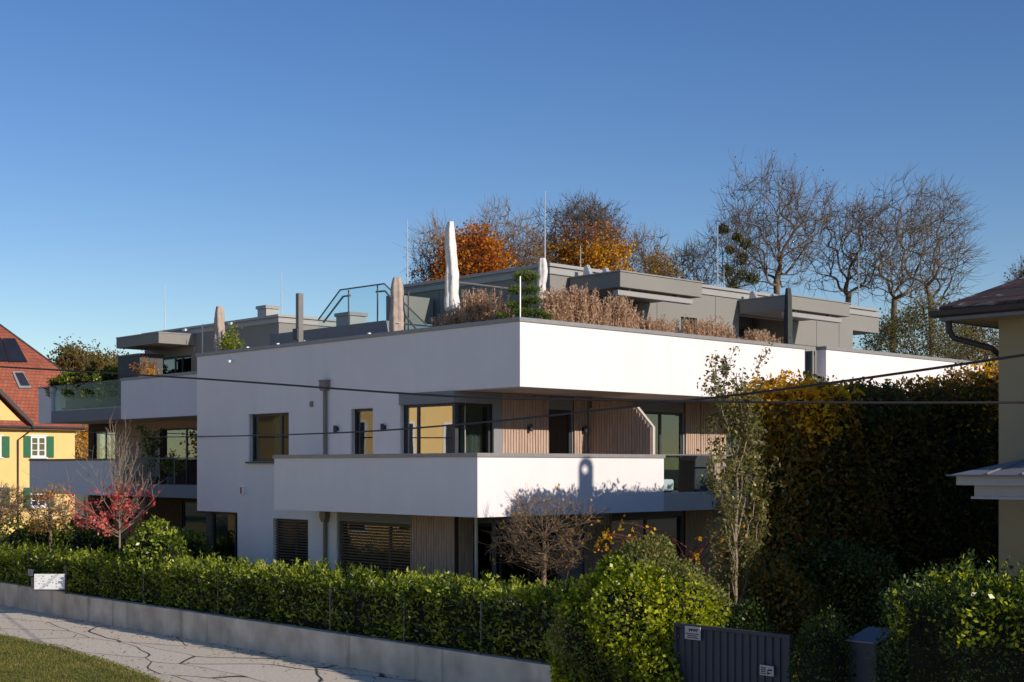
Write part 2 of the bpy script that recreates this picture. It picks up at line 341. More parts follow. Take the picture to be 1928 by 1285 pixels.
# ------------------------------------------------------------------ ground
def pathmat():
    m, t, b = newmat('patched_asphalt')
    tc = t.nodes.new('ShaderNodeTexCoord'); mp = t.nodes.new('ShaderNodeMapping'); mp.inputs['Scale'].default_value = (0.75, 0.24, 1)
    mp.inputs['Rotation'].default_value = (0, 0, 0.05)
    n = t.nodes.new('ShaderNodeTexNoise'); n.inputs['Scale'].default_value = 0.35; n.inputs['Detail'].default_value = 1.2
    t.links.new(tc.outputs['Object'], n.inputs['Vector'])
    mix = t.nodes.new('ShaderNodeMixRGB'); mix.blend_type = 'LINEAR_LIGHT'; mix.inputs[0].default_value = 0.42
    t.links.new(tc.outputs['Object'], mix.inputs[1]); t.links.new(n.outputs['Color'], mix.inputs[2]); t.links.new(mix.outputs[0], mp.inputs[0])
    v = t.nodes.new('ShaderNodeTexVoronoi'); v.feature = 'DISTANCE_TO_EDGE'; v.inputs['Scale'].default_value = 1.0
    v2 = t.nodes.new('ShaderNodeTexVoronoi'); v2.inputs['Scale'].default_value = 1.0
    t.links.new(mp.outputs[0], v.inputs['Vector']); t.links.new(mp.outputs[0], v2.inputs['Vector'])
    r = t.nodes.new('ShaderNodeValToRGB'); r.color_ramp.elements[0].position = 0.006; r.color_ramp.elements[1].position = 0.013
    r.color_ramp.elements[0].color = (0.035, 0.035, 0.04, 1); r.color_ramp.elements[1].color = (1, 1, 1, 1)
    t.links.new(v.outputs['Distance'], r.inputs[0])
    hs = t.nodes.new('ShaderNodeHueSaturation'); hs.inputs['Saturation'].default_value = 0.16; hs.inputs['Value'].default_value = 0.10
    t.links.new(v2.outputs['Color'], hs.inputs['Color'])
    ad = t.nodes.new('ShaderNodeMixRGB'); ad.blend_type = 'ADD'; ad.inputs[0].default_value = 1; ad.inputs[1].default_value = (0.70, 0.59, 0.43, 1)
    t.links.new(hs.outputs[0], ad.inputs[2])
    n2 = t.nodes.new('ShaderNodeTexNoise'); n2.inputs['Scale'].default_value = 14; n2.inputs['Detail'].default_value = 8
    t.links.new(tc.outputs['Object'], n2.inputs['Vector'])
    r2 = t.nodes.new('ShaderNodeValToRGB'); r2.color_ramp.elements[0].position = 0.3; r2.color_ramp.elements[0].color = (0.72, 0.72, 0.72, 1); r2.color_ramp.elements[1].position = 0.6
    t.links.new(n2.outputs['Fac'], r2.inputs[0])
    m1 = t.nodes.new('ShaderNodeMixRGB'); m1.blend_type = 'MULTIPLY'; m1.inputs[0].default_value = 1
    m2 = t.nodes.new('ShaderNodeMixRGB'); m2.blend_type = 'MULTIPLY'; m2.inputs[0].default_value = 1
    t.links.new(ad.outputs[0], m1.inputs[1]); t.links.new(r2.outputs[0], m1.inputs[2])
    t.links.new(m1.outputs[0], m2.inputs[1]); t.links.new(r.outputs[0], m2.inputs[2])
    t.links.new(m2.outputs[0], b.inputs['Base Color']); b.inputs['Roughness'].default_value = 0.9
    return m
M['path'] = pathmat()
M['turf'] = mat('dry_green_turf', (0.13, 0.13, 0.03), 1.0, 0.3, 1.2, 0.5, 40, col2=(0.26, 0.20, 0.06))
M['field'] = mat('far_meadow', (0.17, 0.15, 0.07), 1.0, 0.3, 0.05)
ZS = -H0
g = MB(); g.add([(-1500,-1500,ZS-0.02),(1500,-1500,ZS-0.02),(1500,1500,ZS-0.02),(-1500,1500,ZS-0.02)], [(0,1,2,3)])
struct(g.build('ground', M['field'], base=(0, 0, ZS-0.02)))
g = MB(); g.box(-3.4, 60, -5.5, 80, ZS-0.01, -3.86)
struct(g.build('garden_ground', M['soil'], base=(0, 0, ZS)))
edge = [(80, -6.6), (12.2, -6.85), (8.6, -6.9), (5.5, -7.15), (2.6, -7.65), (0.5, -8.4), (-3, -10.2), (-8, -12.5), (-14, -14), (-60, -15)]
g = MB()
vs = []
for p_, q_ in edge: vs += [(q_, p_, ZS+0.004), (-3.3 if p_ > -5 else -1.2, p_, ZS+0.004)]
g.add(vs, [(2*i, 2*i+1, 2*i+3, 2*i+2) for i in range(len(edge)-1)])
struct(g.build('path', M['path'], base=(0, 0, ZS)))
g = MB(); vs = []
for p_, q_ in edge: vs += [(-30, p_, ZS+0.06), (q_-0.05, p_, ZS+0.06), (q_, p_, ZS-0.01)]
g.add(vs, [(3*i, 3*i+1, 3*i+4, 3*i+3) for i in range(len(edge)-1)] + [(3*i+1, 3*i+2, 3*i+5, 3*i+4) for i in range(len(edge)-1)])
struct(g.build('grass_verge', M['turf'], base=(0, 0, ZS)))

# ------------------------------------------------------------------ foliage tools
def leaves(C, size, rng, up=0.0, aspect=0.5, outward=None):
    """folded four-vertex leaves at points C"""
    N = len(C); d = rng.normal(size=(N, 3)); d[:, 2] += up
    if outward is not None: d += outward
    d /= np.linalg.norm(d, axis=1)[:, None] + 1e-9
    r = rng.normal(size=(N, 3)); w = np.cross(d, r); w /= np.linalg.norm(w, axis=1)[:, None] + 1e-9
    nrm = np.cross(d, w)
    s = (size * rng.uniform(0.65, 1.3, N))[:, None] if np.isscalar(size) else size[:, None]
    a = C; b = C + d*s*0.5 + w*s*aspect*0.5 + nrm*s*0.12; c = C + d*s; e = C + d*s*0.5 - w*s*aspect*0.5 + nrm*s*0.12
    V = np.stack([a, b, c, e], 1).reshape(-1, 3)
    Fc = (np.arange(N)[:, None]*4 + np.array([0, 1, 2, 3])[None]).astype(np.int32)
    return V.astype(np.float32), Fc
def segs_mesh(P0, P1, R0, R1, n):
    d = P1 - P0; L = np.linalg.norm(d, axis=1)[:, None] + 1e-9; d = d / L
    ref = np.where(np.abs(d[:, 2:3]) > 0.9, np.array([[1.0, 0, 0]]), np.array([[0, 0, 1.0]]))
    u = np.cross(d, ref); u /= np.linalg.norm(u, axis=1)[:, None] + 1e-9; w = np.cross(d, u)
    t = 2*np.pi*np.arange(n)/n
    ring = np.cos(t)[None, :, None]*u[:, None] + np.sin(t)[None, :, None]*w[:, None]
    A = P0[:, None] + ring*R0[:, None, None]; B = (P1 + d*L*0.06)[:, None] + ring*R1[:, None, None]
    V = np.concatenate([A, B], 1).reshape(-1, 3); N = len(P0)
    j = np.arange(n); q = np.stack([j, (j+1) % n, n+(j+1) % n, n+j], 1)
    Fc = (np.arange(N)[:, None, None]*2*n + q[None]).reshape(-1, 4)
    return V.astype(np.float32), Fc.astype(np.int32)
def cat_mesh(parts):
    V = []; Fs = []; o = 0
    for v, f in parts:
        V.append(v); Fs.append(f + o); o += len(v)
    return np.concatenate(V), np.concatenate(Fs)
def skeleton(rng, base, trunk_h, trunk_r, center, radii, levels=4, kids=(8, 6, 5, 4), up=0.12, wig=0.22, ang=(25, 60),
             lean=(0, 0), first=0.55, ratio=0.62, ntop=3, minr=0.008, toprad=None):
    """recursive branching clipped by an ellipsoid; returns segments and tips"""
    S = []; tips = []
    center = np.array(center, float); radii = np.array(radii, float)
    def inside(p):
        e = (p - center) / radii
        return (e**2).sum() < 1.0 * (1 + 0.35*math.sin(5*e[0]+3*e[1]) * math.cos(4*e[2]))
    def branch(p, d, L, r, lev):
        n = 5 if lev < 2 else 4
        nodes = []
        rr = r
        for i in range(n):
            d = d + rng.normal(size=3)*wig*(0.5 if lev == 0 else 1) + np.array([lean[0], lean[1], up])*(0.6 if lev else 0.2)
            d = d / np.linalg.norm(d)
            p1 = p + d*L/n
            r1 = max(minr, r*(1 - (i+1)/n*(0.55 if lev < levels-1 else 0.8)))
            S.append((p, p1, rr, r1, lev)); nodes.append((p1, d.copy(), r1, (i+1)/n))
            was = (((p - center) / radii)**2).sum(); now = (((p1 - center) / radii)**2).sum()
            p = p1; rr = r1
            if lev > 0 and not inside(p) and now > was and now > 0.7: break
        if lev >= levels-1: tips.append(p)
        if lev >= levels-1: return
        if lev > 1 and len(nodes) < 2: return
        k = kids[min(lev, len(kids)-1)]
        for c in range(k):
            if lev == 0: t = rng.uniform(first, 1.0)
            else: t = rng.uniform(0.2, 1.0)
            idx = min(len(nodes)-1, int(t*len(nodes))); q, dd, rn, _ = nodes[idx]
            a = math.radians(rng.uniform(*ang)); az = rng.uniform(0, 2*math.pi)
            u = np.cross(dd, [0.3, 0.2, 1.0]) if abs(dd[2]) < 0.95 else np.cross(dd, [1, 0, 0])
            u /= np.linalg.norm(u); w = np.cross(dd, u)
            nd = dd*math.cos(a) + (u*math.cos(az) + w*math.sin(az))*math.sin(a)
            base_L = toprad if lev == 0 else L
            branch(q, nd, base_L*rng.uniform(0.75, 1.1)*(ratio if lev else 1.0), max(minr, rn*rng.uniform(0.5, 0.75)), lev+1)
    if toprad is None: toprad = float(max(radii))*0.95
    branch(np.array(base, float), np.array([0.0, 0, 1.0]), trunk_h, trunk_r, 0)
    return S, np.array(tips) if tips else np.zeros((0, 3))
def wood_mesh(S, thick=1.0):
    P0 = np.array([s[0] for s in S]); P1 = np.array([s[1] for s in S])
    R0 = np.array([s[2] for s in S])*thick; R1 = np.array([s[3] for s in S])*thick
    big = R0 > 0.06; parts = []
    if big.any(): parts.append(segs_mesh(P0[big], P1[big], R0[big], R1[big], 7))
    if (~big).any(): parts.append(segs_mesh(P0[~big], P1[~big], R0[~big], R1[~big], 3))
    return cat_mesh(parts)
def tree(name, label, base, trunk_h, trunk_r, center, radii, seed, leaf=None, nleaf=0, lsize=0.12, lzone=None, lspread=0.25,
         barkm='bark', group=None, cat='tree', leafname='foliage', **kw):
    rng = np.random.default_rng(seed)
    S, tips = skeleton(rng, base, trunk_h, trunk_r, center, radii, **kw)
    root = thing(name, label, cat, base, group)
    tr = [s for s in S if s[4] == 0]; br = [s for s in S if s[4] > 0]
    V, Fc = segs_mesh(np.array([s[0] for s in tr]), np.array([s[1] for s in tr]), np.array([s[2] for s in tr]), np.array([s[3] for s in tr]), 9)
    build_mesh('trunk', V, Fc, M[barkm], root, smooth=True)
    V, Fc = wood_mesh(br); build_mesh('branches', V, Fc, M[barkm], root)
    zones = leaf if isinstance(leaf, list) else ([(leaf, nleaf, lsize, lzone, lspread)] if leaf else [])
    for lm, nl, ls, lz, sp in zones:
        src = np.array([s[1] for s in S if s[4] >= kw.get('levels', 4)-2])
        if lz is not None:
            e = (src - np.array(center)) / np.array(radii); src = src[np.array([lz(x) for x in e])]
        if not len(src): continue
        C = src[rng.integers(0, len(src), nl)] + rng.normal(size=(nl, 3))*sp
        V, Fc = leaves(C, ls, rng, 0.0, 0.7); build_mesh(leafname, V, Fc, M[lm], root)
    return root
def colonize(rng, trunk, pts, bf=0.35):
    """greedy growth: attach every crown point to the cheapest node; returns nodes, parents"""
    nodes = [np.array(t, float) for t in trunk]; par = [-1]+list(range(len(trunk)-1)); Ls = [0.0]
    for i in range(1, len(trunk)): Ls.append(Ls[-1]*1.0+np.linalg.norm(nodes[i]-nodes[i-1])*0.4)
    N = len(pts); best = np.full(N, 1e9); bp = np.zeros(N, int)
    k0 = max(1, len(trunk)//2)
    for j in range(k0, len(nodes)):
        c = np.linalg.norm(pts-nodes[j], axis=1)+bf*Ls[j]; m_ = c < best; best[m_] = c[m_]; bp[m_] = j
    alive = np.ones(N, bool)
    for _ in range(N):
        i = int(np.argmin(np.where(alive, best, 1e9))); alive[i] = False
        j = bp[i]; nodes.append(pts[i]); par.append(j); L = Ls[j]+np.linalg.norm(pts[i]-nodes[j]); Ls.append(L)
        c = np.linalg.norm(pts-pts[i], axis=1)+bf*L; m_ = alive & (c < best); best[m_] = c[m_]; bp[m_] = len(nodes)-1
    return np.array(nodes), np.array(par)
def grown(rng, trunk, pts, r0=0.011, e=2.4, bf=0.35, twigs=4, tl=0.8, up=0.5, lean=(0, 0), tmin=0.007, rmax=None, bend=0.30):
    nodes, par = colonize(rng, trunk, pts, bf); n = len(nodes); R = np.zeros(n); kids = np.zeros(n, int)
    for i in range(n-1, 0, -1):
        if kids[i] == 0: R[i] += r0**e
        R[par[i]] += R[i]; kids[par[i]] += 1
    R = R**(1/e)
    if rmax: R = np.minimum(R, rmax)
    P0, P1, A, B_ = [], [], [], []; D = np.zeros((n, 3)); D[0] = (0, 0, 1)
    for i in range(1, n):
        j = par[i]; v = nodes[i]-nodes[j]; L = np.linalg.norm(v)+1e-9; D[i] = v/L
        cpt = nodes[j]+D[j]*L*bend+rng.normal(size=3)*L*0.04; ra = min(R[j], R[i]*1.25); pr = nodes[j]; k = 4 if L > 0.5 else 2
        for q in range(1, k+1):
            t = q/k; x = (1-t)**2*nodes[j]+2*t*(1-t)*cpt+t*t*nodes[i]
            P0.append(pr); P1.append(x); A.append(ra+(R[i]-ra)*(q-1)/k); B_.append(ra+(R[i]-ra)*t); pr = x
        D[i] = (nodes[i]-cpt)/(np.linalg.norm(nodes[i]-cpt)+1e-9)
    tips = []
    for i in range(len(trunk), n):
        k = twigs if kids[i] == 0 else (1 if rng.random() < 0.5 else 0)
        for _ in range(k):
            d = D[i]*0.7+rng.normal(size=3)*0.55; L = tl*rng.uniform(0.4, 1.2); pr = nodes[i]; m_ = 4
            for q in range(m_):
                d = d/np.linalg.norm(d)+np.array([lean[0], lean[1], up])*0.35+rng.normal(size=3)*0.12; d /= np.linalg.norm(d)
                x = pr+d*L/m_; P0.append(pr); P1.append(x); A.append(tmin*(1.5-q/m_)); B_.append(tmin*(1.5-(q+1)/m_)); tips.append(x)
                if q == 1 and rng.random() < 0.6:
                    dd = d+rng.normal(size=3)*0.5; dd /= np.linalg.norm(dd); y = x+dd*L*0.4; P0.append(x); P1.append(y); A.append(tmin); B_.append(tmin*0.6); tips.append(y)
                pr = x
    return np.array(P0), np.array(P1), np.array(A), np.array(B_), np.array(tips), R
def tree2(name, label, base, center, radii, seed, N=900, leaf=None, barkm='bark', cat='tree', trunk=None, zpow=1.0, shell=0.5, tfrac=0.35, lean=(0, 0), lump=0.25, **kw):
    rng = np.random.default_rng(seed); c = np.array(center, float); r = np.array(radii, float); pts = []
    ph = rng.uniform(0, 6, 6)
    while len(pts) < N:
        d = rng.normal(size=3); d /= np.linalg.norm(d); rad = rng.random()**(1/3*shell*1.5 if shell < 1 else 1/3)
        k = 1+lump*(math.sin(3*d[0]+ph[0]+2*d[2])+math.sin(4*d[1]+ph[1])+math.sin(5*d[2]+ph[2]+3*d[0]))/2
        p = c+d*r*rad*k
        if p[2] < c[2]-r[2]*0.98: continue
        pts.append(p)
    pts = np.array(pts)
    if trunk is None:
        top = c[2]-r[2]*(1-tfrac); b = np.array(base, float); trunk = [b+(np.array([c[0], c[1], top])-b)*t+(rng.normal(size=3)*0.12*r[0]*0.3 if 0 < t < 1 else 0) for t in np.linspace(0, 1, 6)]
    P0, P1, A, B_, tips, R = grown(rng, trunk, pts, lean=lean, **kw)
    root = thing(name, label, cat, base); nt_ = len(trunk)
    T = [np.array(t) for t in trunk]; tr = R[:nt_]
    build_mesh('trunk', *segs_mesh(np.array(T[:-1]), np.array(T[1:]), tr[1:]*1.12, tr[1:], 9), M[barkm], root, smooth=True)
    k0 = sum(4 if np.linalg.norm(T[i]-T[i-1]) > 0.5 else 2 for i in range(1, nt_)); P0, P1, A, B_ = P0[k0:], P1[k0:], A[k0:], B_[k0:]
    big = A > 0.05; parts = [segs_mesh(P0[~big], P1[~big], A[~big], B_[~big], 3)]
    if big.any(): parts.append(segs_mesh(P0[big], P1[big], A[big], B_[big], 6))
    build_mesh('branches', *cat_mesh(parts), M[barkm], root)
    for lm, nl, ls, lz, sp in (leaf or []):
        src = tips
        if lz is not None:
            e_ = (src-c)/r; src = src[np.array([bool(lz(x)) for x in e_])]
        if not len(src): continue
        C = src[rng.integers(0, len(src), nl)]+rng.normal(size=(nl, 3))*sp; build_mesh('foliage', *leaves(C, ls, rng, 0.0, 0.7), M[lm], root)
    return root
def hedge_cloud(rng, q0, q1, p0, p1, z0, z1, n, bumps=0.12, spread=0.10, noiseN=2.2):
    """points near the faces of a box with a wavy surface"""
    A = [(q1-q0)*(z1-z0), (q1-q0)*(z1-z0), (p1-p0)*(z1-z0), (p1-p0)*(z1-z0), (q1-q0)*(p1-p0)*1.4]
    A = np.array(A)/sum(A); f = rng.choice(5, n, p=A); u = rng.random((n, 3))
    P = np.empty((n, 3)); P[:, 0] = q0+(q1-q0)*u[:, 0]; P[:, 1] = p0+(p1-p0)*u[:, 1]; P[:, 2] = z0+(z1-z0)*u[:, 2]
    O = np.zeros((n, 3))
    for k, (ax, val, sg) in enumerate([(1, p0, -1), (1, p1, 1), (0, q0, -1), (0, q1, 1), (2, z1, 1)]):
        m_ = f == k; P[m_, ax] = val; O[m_, ax] = sg
    h = np.zeros(n); r2 = np.random.default_rng(7)
    for i in range(6):
        w = r2.normal(size=3)*noiseN*(1+i*0.6); h += np.sin(P@w + r2.uniform(0, 6))/(1+i*0.5)
    h = h/2.2
    P += O*(h*bumps - np.abs(rng.normal(size=n))*spread)[:, None] + rng.normal(size=(n, 3))*0.03
    return P, O
def ell_cloud(rng, c, r, n, bumps=0.15, shell=0.25, top=False):
    d = rng.normal(size=(n, 3)); d /= np.linalg.norm(d, axis=1)[:, None]
    if top: d[:, 2] = np.abs(d[:, 2])*np.where(rng.random(n) < 0.8, 1, -1)
    r2 = np.random.default_rng(int(abs(c[0]*100+c[1]*10)) % 9999); h = np.zeros(n)
    for i in range(6):
        w = r2.normal(size=3)*(2.5+i*1.3); h += np.sin(d@w + r2.uniform(0, 6))/(1+i*0.4)
    k = 1 + h/2.5*bumps - np.abs(rng.normal(size=n))*shell*0.5
    return np.array(c) + d*np.array(r)*k[:, None], d
def core_box(mb, q0, q1, p0, p1, z0, z1, rng, step=0.5):
    mb.box(q0, q1, p0, p1, z0, z1)
def icosphere(c, r, sub=2):
    import bmesh
    bm = bmesh.new(); bmesh.ops.create_icosphere(bm, subdivisions=sub, radius=1.0)
    vs = [(c[0]+v.co.x*r[0], c[1]+v.co.y*r[1], c[2]+v.co.z*r[2]) for v in bm.verts]; fs = [tuple(v.index for v in f.verts) for f in bm.faces]
    bm.free(); return vs, fs

# ------------------------------------------------------------------ windows, slats
def P3(axis, c, u, z): return (c, u, z) if axis == 'q' else (u, c, z)
def abox(mb, axis, c0, c1, u0, u1, z0, z1):
    if axis == 'q': mb.box(c0, c1, u0, u1, z0, z1)
    else: mb.box(u0, u1, c0, c1, z0, z1)
def window(parent, axis, c, u0, u1, z0, z1, mull=(), fw=0.07, glass='glass', frame='dark', sill=False, name='window', rows=(), curtain=None, blind=None, handle=False, guide=False):
    mb = MB(); d = 0.07
    abox(mb, axis, c, c+d, u0, u0+fw, z0, z1); abox(mb, axis, c, c+d, u1-fw, u1, z0, z1)
    abox(mb, axis, c, c+d, u0+fw, u1-fw, z0, z0+fw); abox(mb, axis, c, c+d, u0+fw, u1-fw, z1-fw, z1)
    for t in mull:
        u = u0+(u1-u0)*t; abox(mb, axis, c, c+d, u-fw*0.6, u+fw*0.6, z0+fw, z1-fw)
    for t in rows:
        z = z0+(z1-z0)*t; abox(mb, axis, c+0.01, c+d-0.01, u0+fw, u1-fw, z-0.02, z+0.02)
    w = mb.build(name, M[frame], parent)
    g = MB(); abox(g, axis, c+0.025, c+0.035, u0+fw, u1-fw, z0+fw, z1-fw); g.build('pane', M[glass], w)
    if sill:
        s = MB(); abox(s, axis, c-0.22, c-0.003, u0-0.04, u1+0.04, z0-0.055, z0-0.005); s.build('sill', M['dark'], w)
    if curtain:
        for a, b in curtain:
            ua, ub = u0+(u1-u0)*a, u0+(u1-u0)*b; n = max(12, int((ub-ua)/0.025)); vs = []
            for i in range(n+1):
                u = ua+(ub-ua)*i/n; cc = c+0.28+0.04*math.sin(i*0.9)+0.02*math.sin(i*0.37)
                vs += [P3(axis, cc, u, z0+0.03), P3(axis, cc, u, z1-0.02)]
            cu = MB(); cu.add(vs, [(2*i, 2*i+2, 2*i+3, 2*i+1) for i in range(n)]); cu.build('curtain', M['curtain'], w)
    if blind:
        b = MB(); z = z1-0.06
        while z > z0+0.04:
            abox(b, axis, c-0.075, c-0.015, u0+0.03, u1-0.03, z-0.026, z+0.012)
            # tilted slat as a thin lozenge
            z -= blind
        b.build('blind', M['blind'], w)
    if guide:
        b = MB(); abox(b, axis, c-0.10, c-0.06, u1-0.035, u1-0.005, z0, z1); b.build('blind_rail', M['alu'], w)
    return w
def slats(parent, axis, c, u0, u1, z0, z1, sgn=1, pitch=0.095, name='wood_cladding'):
    mb = MB(); abox(mb, axis, min(c+sgn*0.03, c+sgn*0.12), max(c+sgn*0.03, c+sgn*0.12), u0, u1, z0, z1)
    back = mb.build('cladding_backing', M['woodback'], parent)
    mb = MB(); n = int((u1-u0)/pitch); rng = random.Random(int(u0*100))
    for i in range(n+1):
        a = u0+i*pitch; b = min(a+pitch*0.78, u1)
        if b-a < 0.01: continue
        dd = rng.uniform(0, 0.006)
        abox(mb, axis, min(c+sgn*dd, c+sgn*0.03), max(c+sgn*dd, c+sgn*0.03), a, b, z0+0.002, z1-0.002)
    return mb.build(name, M['wood'], parent)
def railing(parent, pts, z0, z1, name='glass_railing', cap=True, posts=(), glass='rail_glass'):
    g = MB()
    for (a, b) in zip(pts[:-1], pts[1:]):
        dx, dy = b[0]-a[0], b[1]-a[1]; L = math.hypot(dx, dy); nx, ny = -dy/L*0.008, dx/L*0.008
        za0 = a[2] if len(a) > 2 else z0; za1 = a[3] if len(a) > 2 else z1
        zb0 = b[2] if len(b) > 2 else z0; zb1 = b[3] if len(b) > 2 else z1
        vs = [(a[0]+nx, a[1]+ny, za0), (b[0]+nx, b[1]+ny, zb0), (b[0]+nx, b[1]+ny, zb1), (a[0]+nx, a[1]+ny, za1)]
        vs += [(v[0]-2*nx, v[1]-2*ny, v[2]) for v in vs]
        g.add(vs, [(0,1,2,3), (7,6,5,4), (0,4,5,1), (1,5,6,2), (2,6,7,3), (3,7,4,0)])
    gl = g.build(name, M[glass], parent)
    if cap:
        c = MB()
        for (a, b) in zip(pts[:-1], pts[1:]):
            za1 = a[3] if len(a) > 2 else z1; zb1 = b[3] if len(b) > 2 else z1
            c.tube([(a[0], a[1], za1+0.015), (b[0], b[1], zb1+0.015)], 0.022, 6)
        for q, p, a, b in posts: c.box(q-0.015, q+0.015, p-0.015, p+0.015, a, b)
        c.build('rail', M['greymetal'], gl)
    return gl

# ================================================================== MAIN BUILDING
ZF2, ZS2, ZF1, ZS1, ZG = 2.34, 1.81, -0.76, -1.138, -3.86
PT = 3.29
B = thing('apartment_building', 'modern white apartment block with wide balconies, wood cladding and grey set-back top floor', 'building', (0, 0, ZG))
BAY0, BAY1 = 2.29, 4.36
w1 = (9.26, 11.30, 0.13, 1.485); w3 = (5.47, 6.43, ZF1, 1.49)
g2 = (8.34, 10.04, ZG, -1.457); g4 = (BAY0, 7.03, ZG, ZS1+0.02)
mb = MB(); mb.grid('q', 0, 0.3, 0, 14.13, ZG-0.5, PT, [(-1, BAY0, -9, ZS2), (BAY0, BAY1, ZF1-0.3, ZS2), w1, w3, g2, (11.88, 15, -9, -1.345), (2.29, 7.03, -9, ZS1+0.02)])
mb.box(0.3, 0.34, 2.60, 14.1, ZS1+0.05, ZF1-0.02)
mb.build('wall', M['stucco'], B)
# front parapet bands on the right face
mb = MB(); mb.box(0.3, 11.07, 0, 0.3, ZS2, PT); mb.box(11.58, 20.57, -0.365, -0.065, ZS2-0.25, PT); mb.box(20.27, 20.57, -0.065, 9, ZS2-0.25, PT)
mb.build('parapet', M['stucco'], B)
mb = MB(); mb.box(-0.035, 0.335, -0.035, 14.16, PT, PT+0.10); mb.box(0.335, 11.10, -0.035, 0.335, PT, PT+0.10)
mb.box(11.56, 20.60, -0.40, -0.03, PT, PT+0.10); mb.box(20.24, 20.60, -0.03, 9, PT, PT+0.10)
mb.build('coping', M['coping'], B, bevel=0.01)
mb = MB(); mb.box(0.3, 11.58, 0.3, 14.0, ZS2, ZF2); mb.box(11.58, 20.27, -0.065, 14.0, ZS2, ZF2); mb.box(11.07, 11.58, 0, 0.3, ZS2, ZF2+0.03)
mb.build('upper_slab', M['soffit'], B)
mb = MB(); mb.box(11.075, 11.13, 0.02, 0.10, ZF2+0.03, PT); mb.build('corner_post', M['dark'], B)
railing(B, [(11.13, 0.06), (11.57, 0.06)], ZF2+0.05, PT-0.05, cap=False)
mb = MB(); mb.box(11.45, 11.58, 0.0, 0.9, ZF2+0.03, PT-0.02); mb.build('grey_panel', M['panel'], B)
# balcony
mb = MB(); mb.box(-1.295, -1.045, 0, 8.02, ZS1, 0.20); mb.box(-1.045, 5.0, 0, 0.25, ZS1, 0.20); mb.box(-1.045, -0.003, 7.77, 8.02, ZS1, 0.20)
mb.build('balcony_parapet', M['stucco'], B)
mb = MB(); mb.box(-1.33, -1.01, -0.035, 8.05, 0.20, 0.293); mb.box(-1.01, 5.03, -0.035, 0.285, 0.20, 0.293); mb.box(-1.01, -0.005, 7.735, 8.05, 0.20, 0.293)
mb.build('balcony_coping', M['coping'], B, bevel=0.008)
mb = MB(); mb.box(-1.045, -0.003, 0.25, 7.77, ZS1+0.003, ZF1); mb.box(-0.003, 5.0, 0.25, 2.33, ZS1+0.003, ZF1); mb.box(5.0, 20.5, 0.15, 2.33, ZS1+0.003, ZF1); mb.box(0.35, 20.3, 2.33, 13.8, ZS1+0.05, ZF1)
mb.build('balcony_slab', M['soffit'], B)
mb = MB(); mb.box(5.0, 20.5, 0.0, 0.15, ZS1, -0.67); mb.build('slab_fascia', M['soffit'], B)
railing(B, [(5.02, 0.06), (20.3, 0.06)], -0.67, 0.27, posts=[(7.4, 0.06, -0.67, 0.27), (9.8, 0.06, -0.67, 0.27)])
# right face recessed walls, first floor
fz = 1.525
mb = MB(); mb.grid('p', 2.33, 2.55, 0.3, 20.3, ZF1, ZS2, [(-1, 1.5, -9, 9), (3.22, 4.08, ZF1, 1.45), (6.5, 8.55, ZF1, 1.5), (10.5, 13, ZF1, 1.5)])
mb.box(1.27, 1.56, 2.27, 2.33, ZF1, fz); mb.build('recessed_wall', M['stucco_grey'], B)
mb = MB()  # fascia wrapping the corner window
mb.box(-0.02, 0.28, BAY0-0.02, BAY1+0.02, fz, ZS2-0.002); mb.box(0.28, 1.56, BAY0-0.02, BAY0+0.24, fz, ZS2-0.002); mb.build('window_fascia', M['stucco_grey'], B)
for u0, u1 in [(1.57, 3.18), (4.12, 4.60), (8.62, 9.25), (9.3, 10.4), (13.1, 20.2)]:
    slats(B, 'p', 2.27, u0, u1, ZF1, ZS2-0.003 if u0 < 3 else ZS2-0.004)
slats(B, 'p', 2.27, 4.78, 6.4, ZF1, ZS2-0.003)
# corner window
mb = MB()
window(B, 'q', 0.12, BAY0+0.06, BAY1, ZF1, fz, mull=(0.72,), glass='glass_warm', curtain=[(0.0, 0.30), (0.74, 1.0)], guide=True, name='corner_window')
window(B, 'p', BAY0+0.10, 0.13, 1.27, ZF1, fz, mull=(), glass='glass', curtain=[(0.36, 0.98)], name='corner_window')
mb.box(0.03, 0.13, BAY0, BAY0+0.1, ZF1, fz); mb.build('corner_mullion', M['dark'], B)
window(B, 'q', 0.14, w1[0], w1[1], w1[2], w1[3], mull=(0.28,), glass='glass', sill=True, curtain=[(0.45, 0.62)], guide=True)
window(B, 'q', 0.14, w3[0], w3[1], w3[2], w3[3], glass='glass', guide=True)
window(B, 'p', 2.37, 3.22, 4.08, ZF1, 1.45, glass='glass', name='balcony_door')
window(B, 'p', 2.37, 6.5, 8.55, ZF1, 1.5, mull=(0.55,), glass='glass', name='balcony_door', curtain=[(0.0, 0.2)])
window(B, 'p', 2.37, 10.5, 13, ZF1, 1.5, mull=(0.5,), glass='glass', name='balcony_door')
# privacy partition with sloping top
part = MB(); part.prism([(0.07, ZF1+0.3), (0.30, ZF1), (2.26, ZF1), (2.26, 1.52), (0.62, 1.52), (0.07, 0.98)], 'q', 4.66, 4.75)
pt = part.build('privacy_screen', M['soffit'], B)
sl = MB(); n = 23
for i in range(n):
    a = 0.12+i*0.094; top = 1.50 if a > 0.62 else 0.98+(a-0.07)*0.98-0.05
    sl.box(4.635, 4.66, a, a+0.075, ZF1, top)
sl.build('wood_cladding', M['wood'], pt)
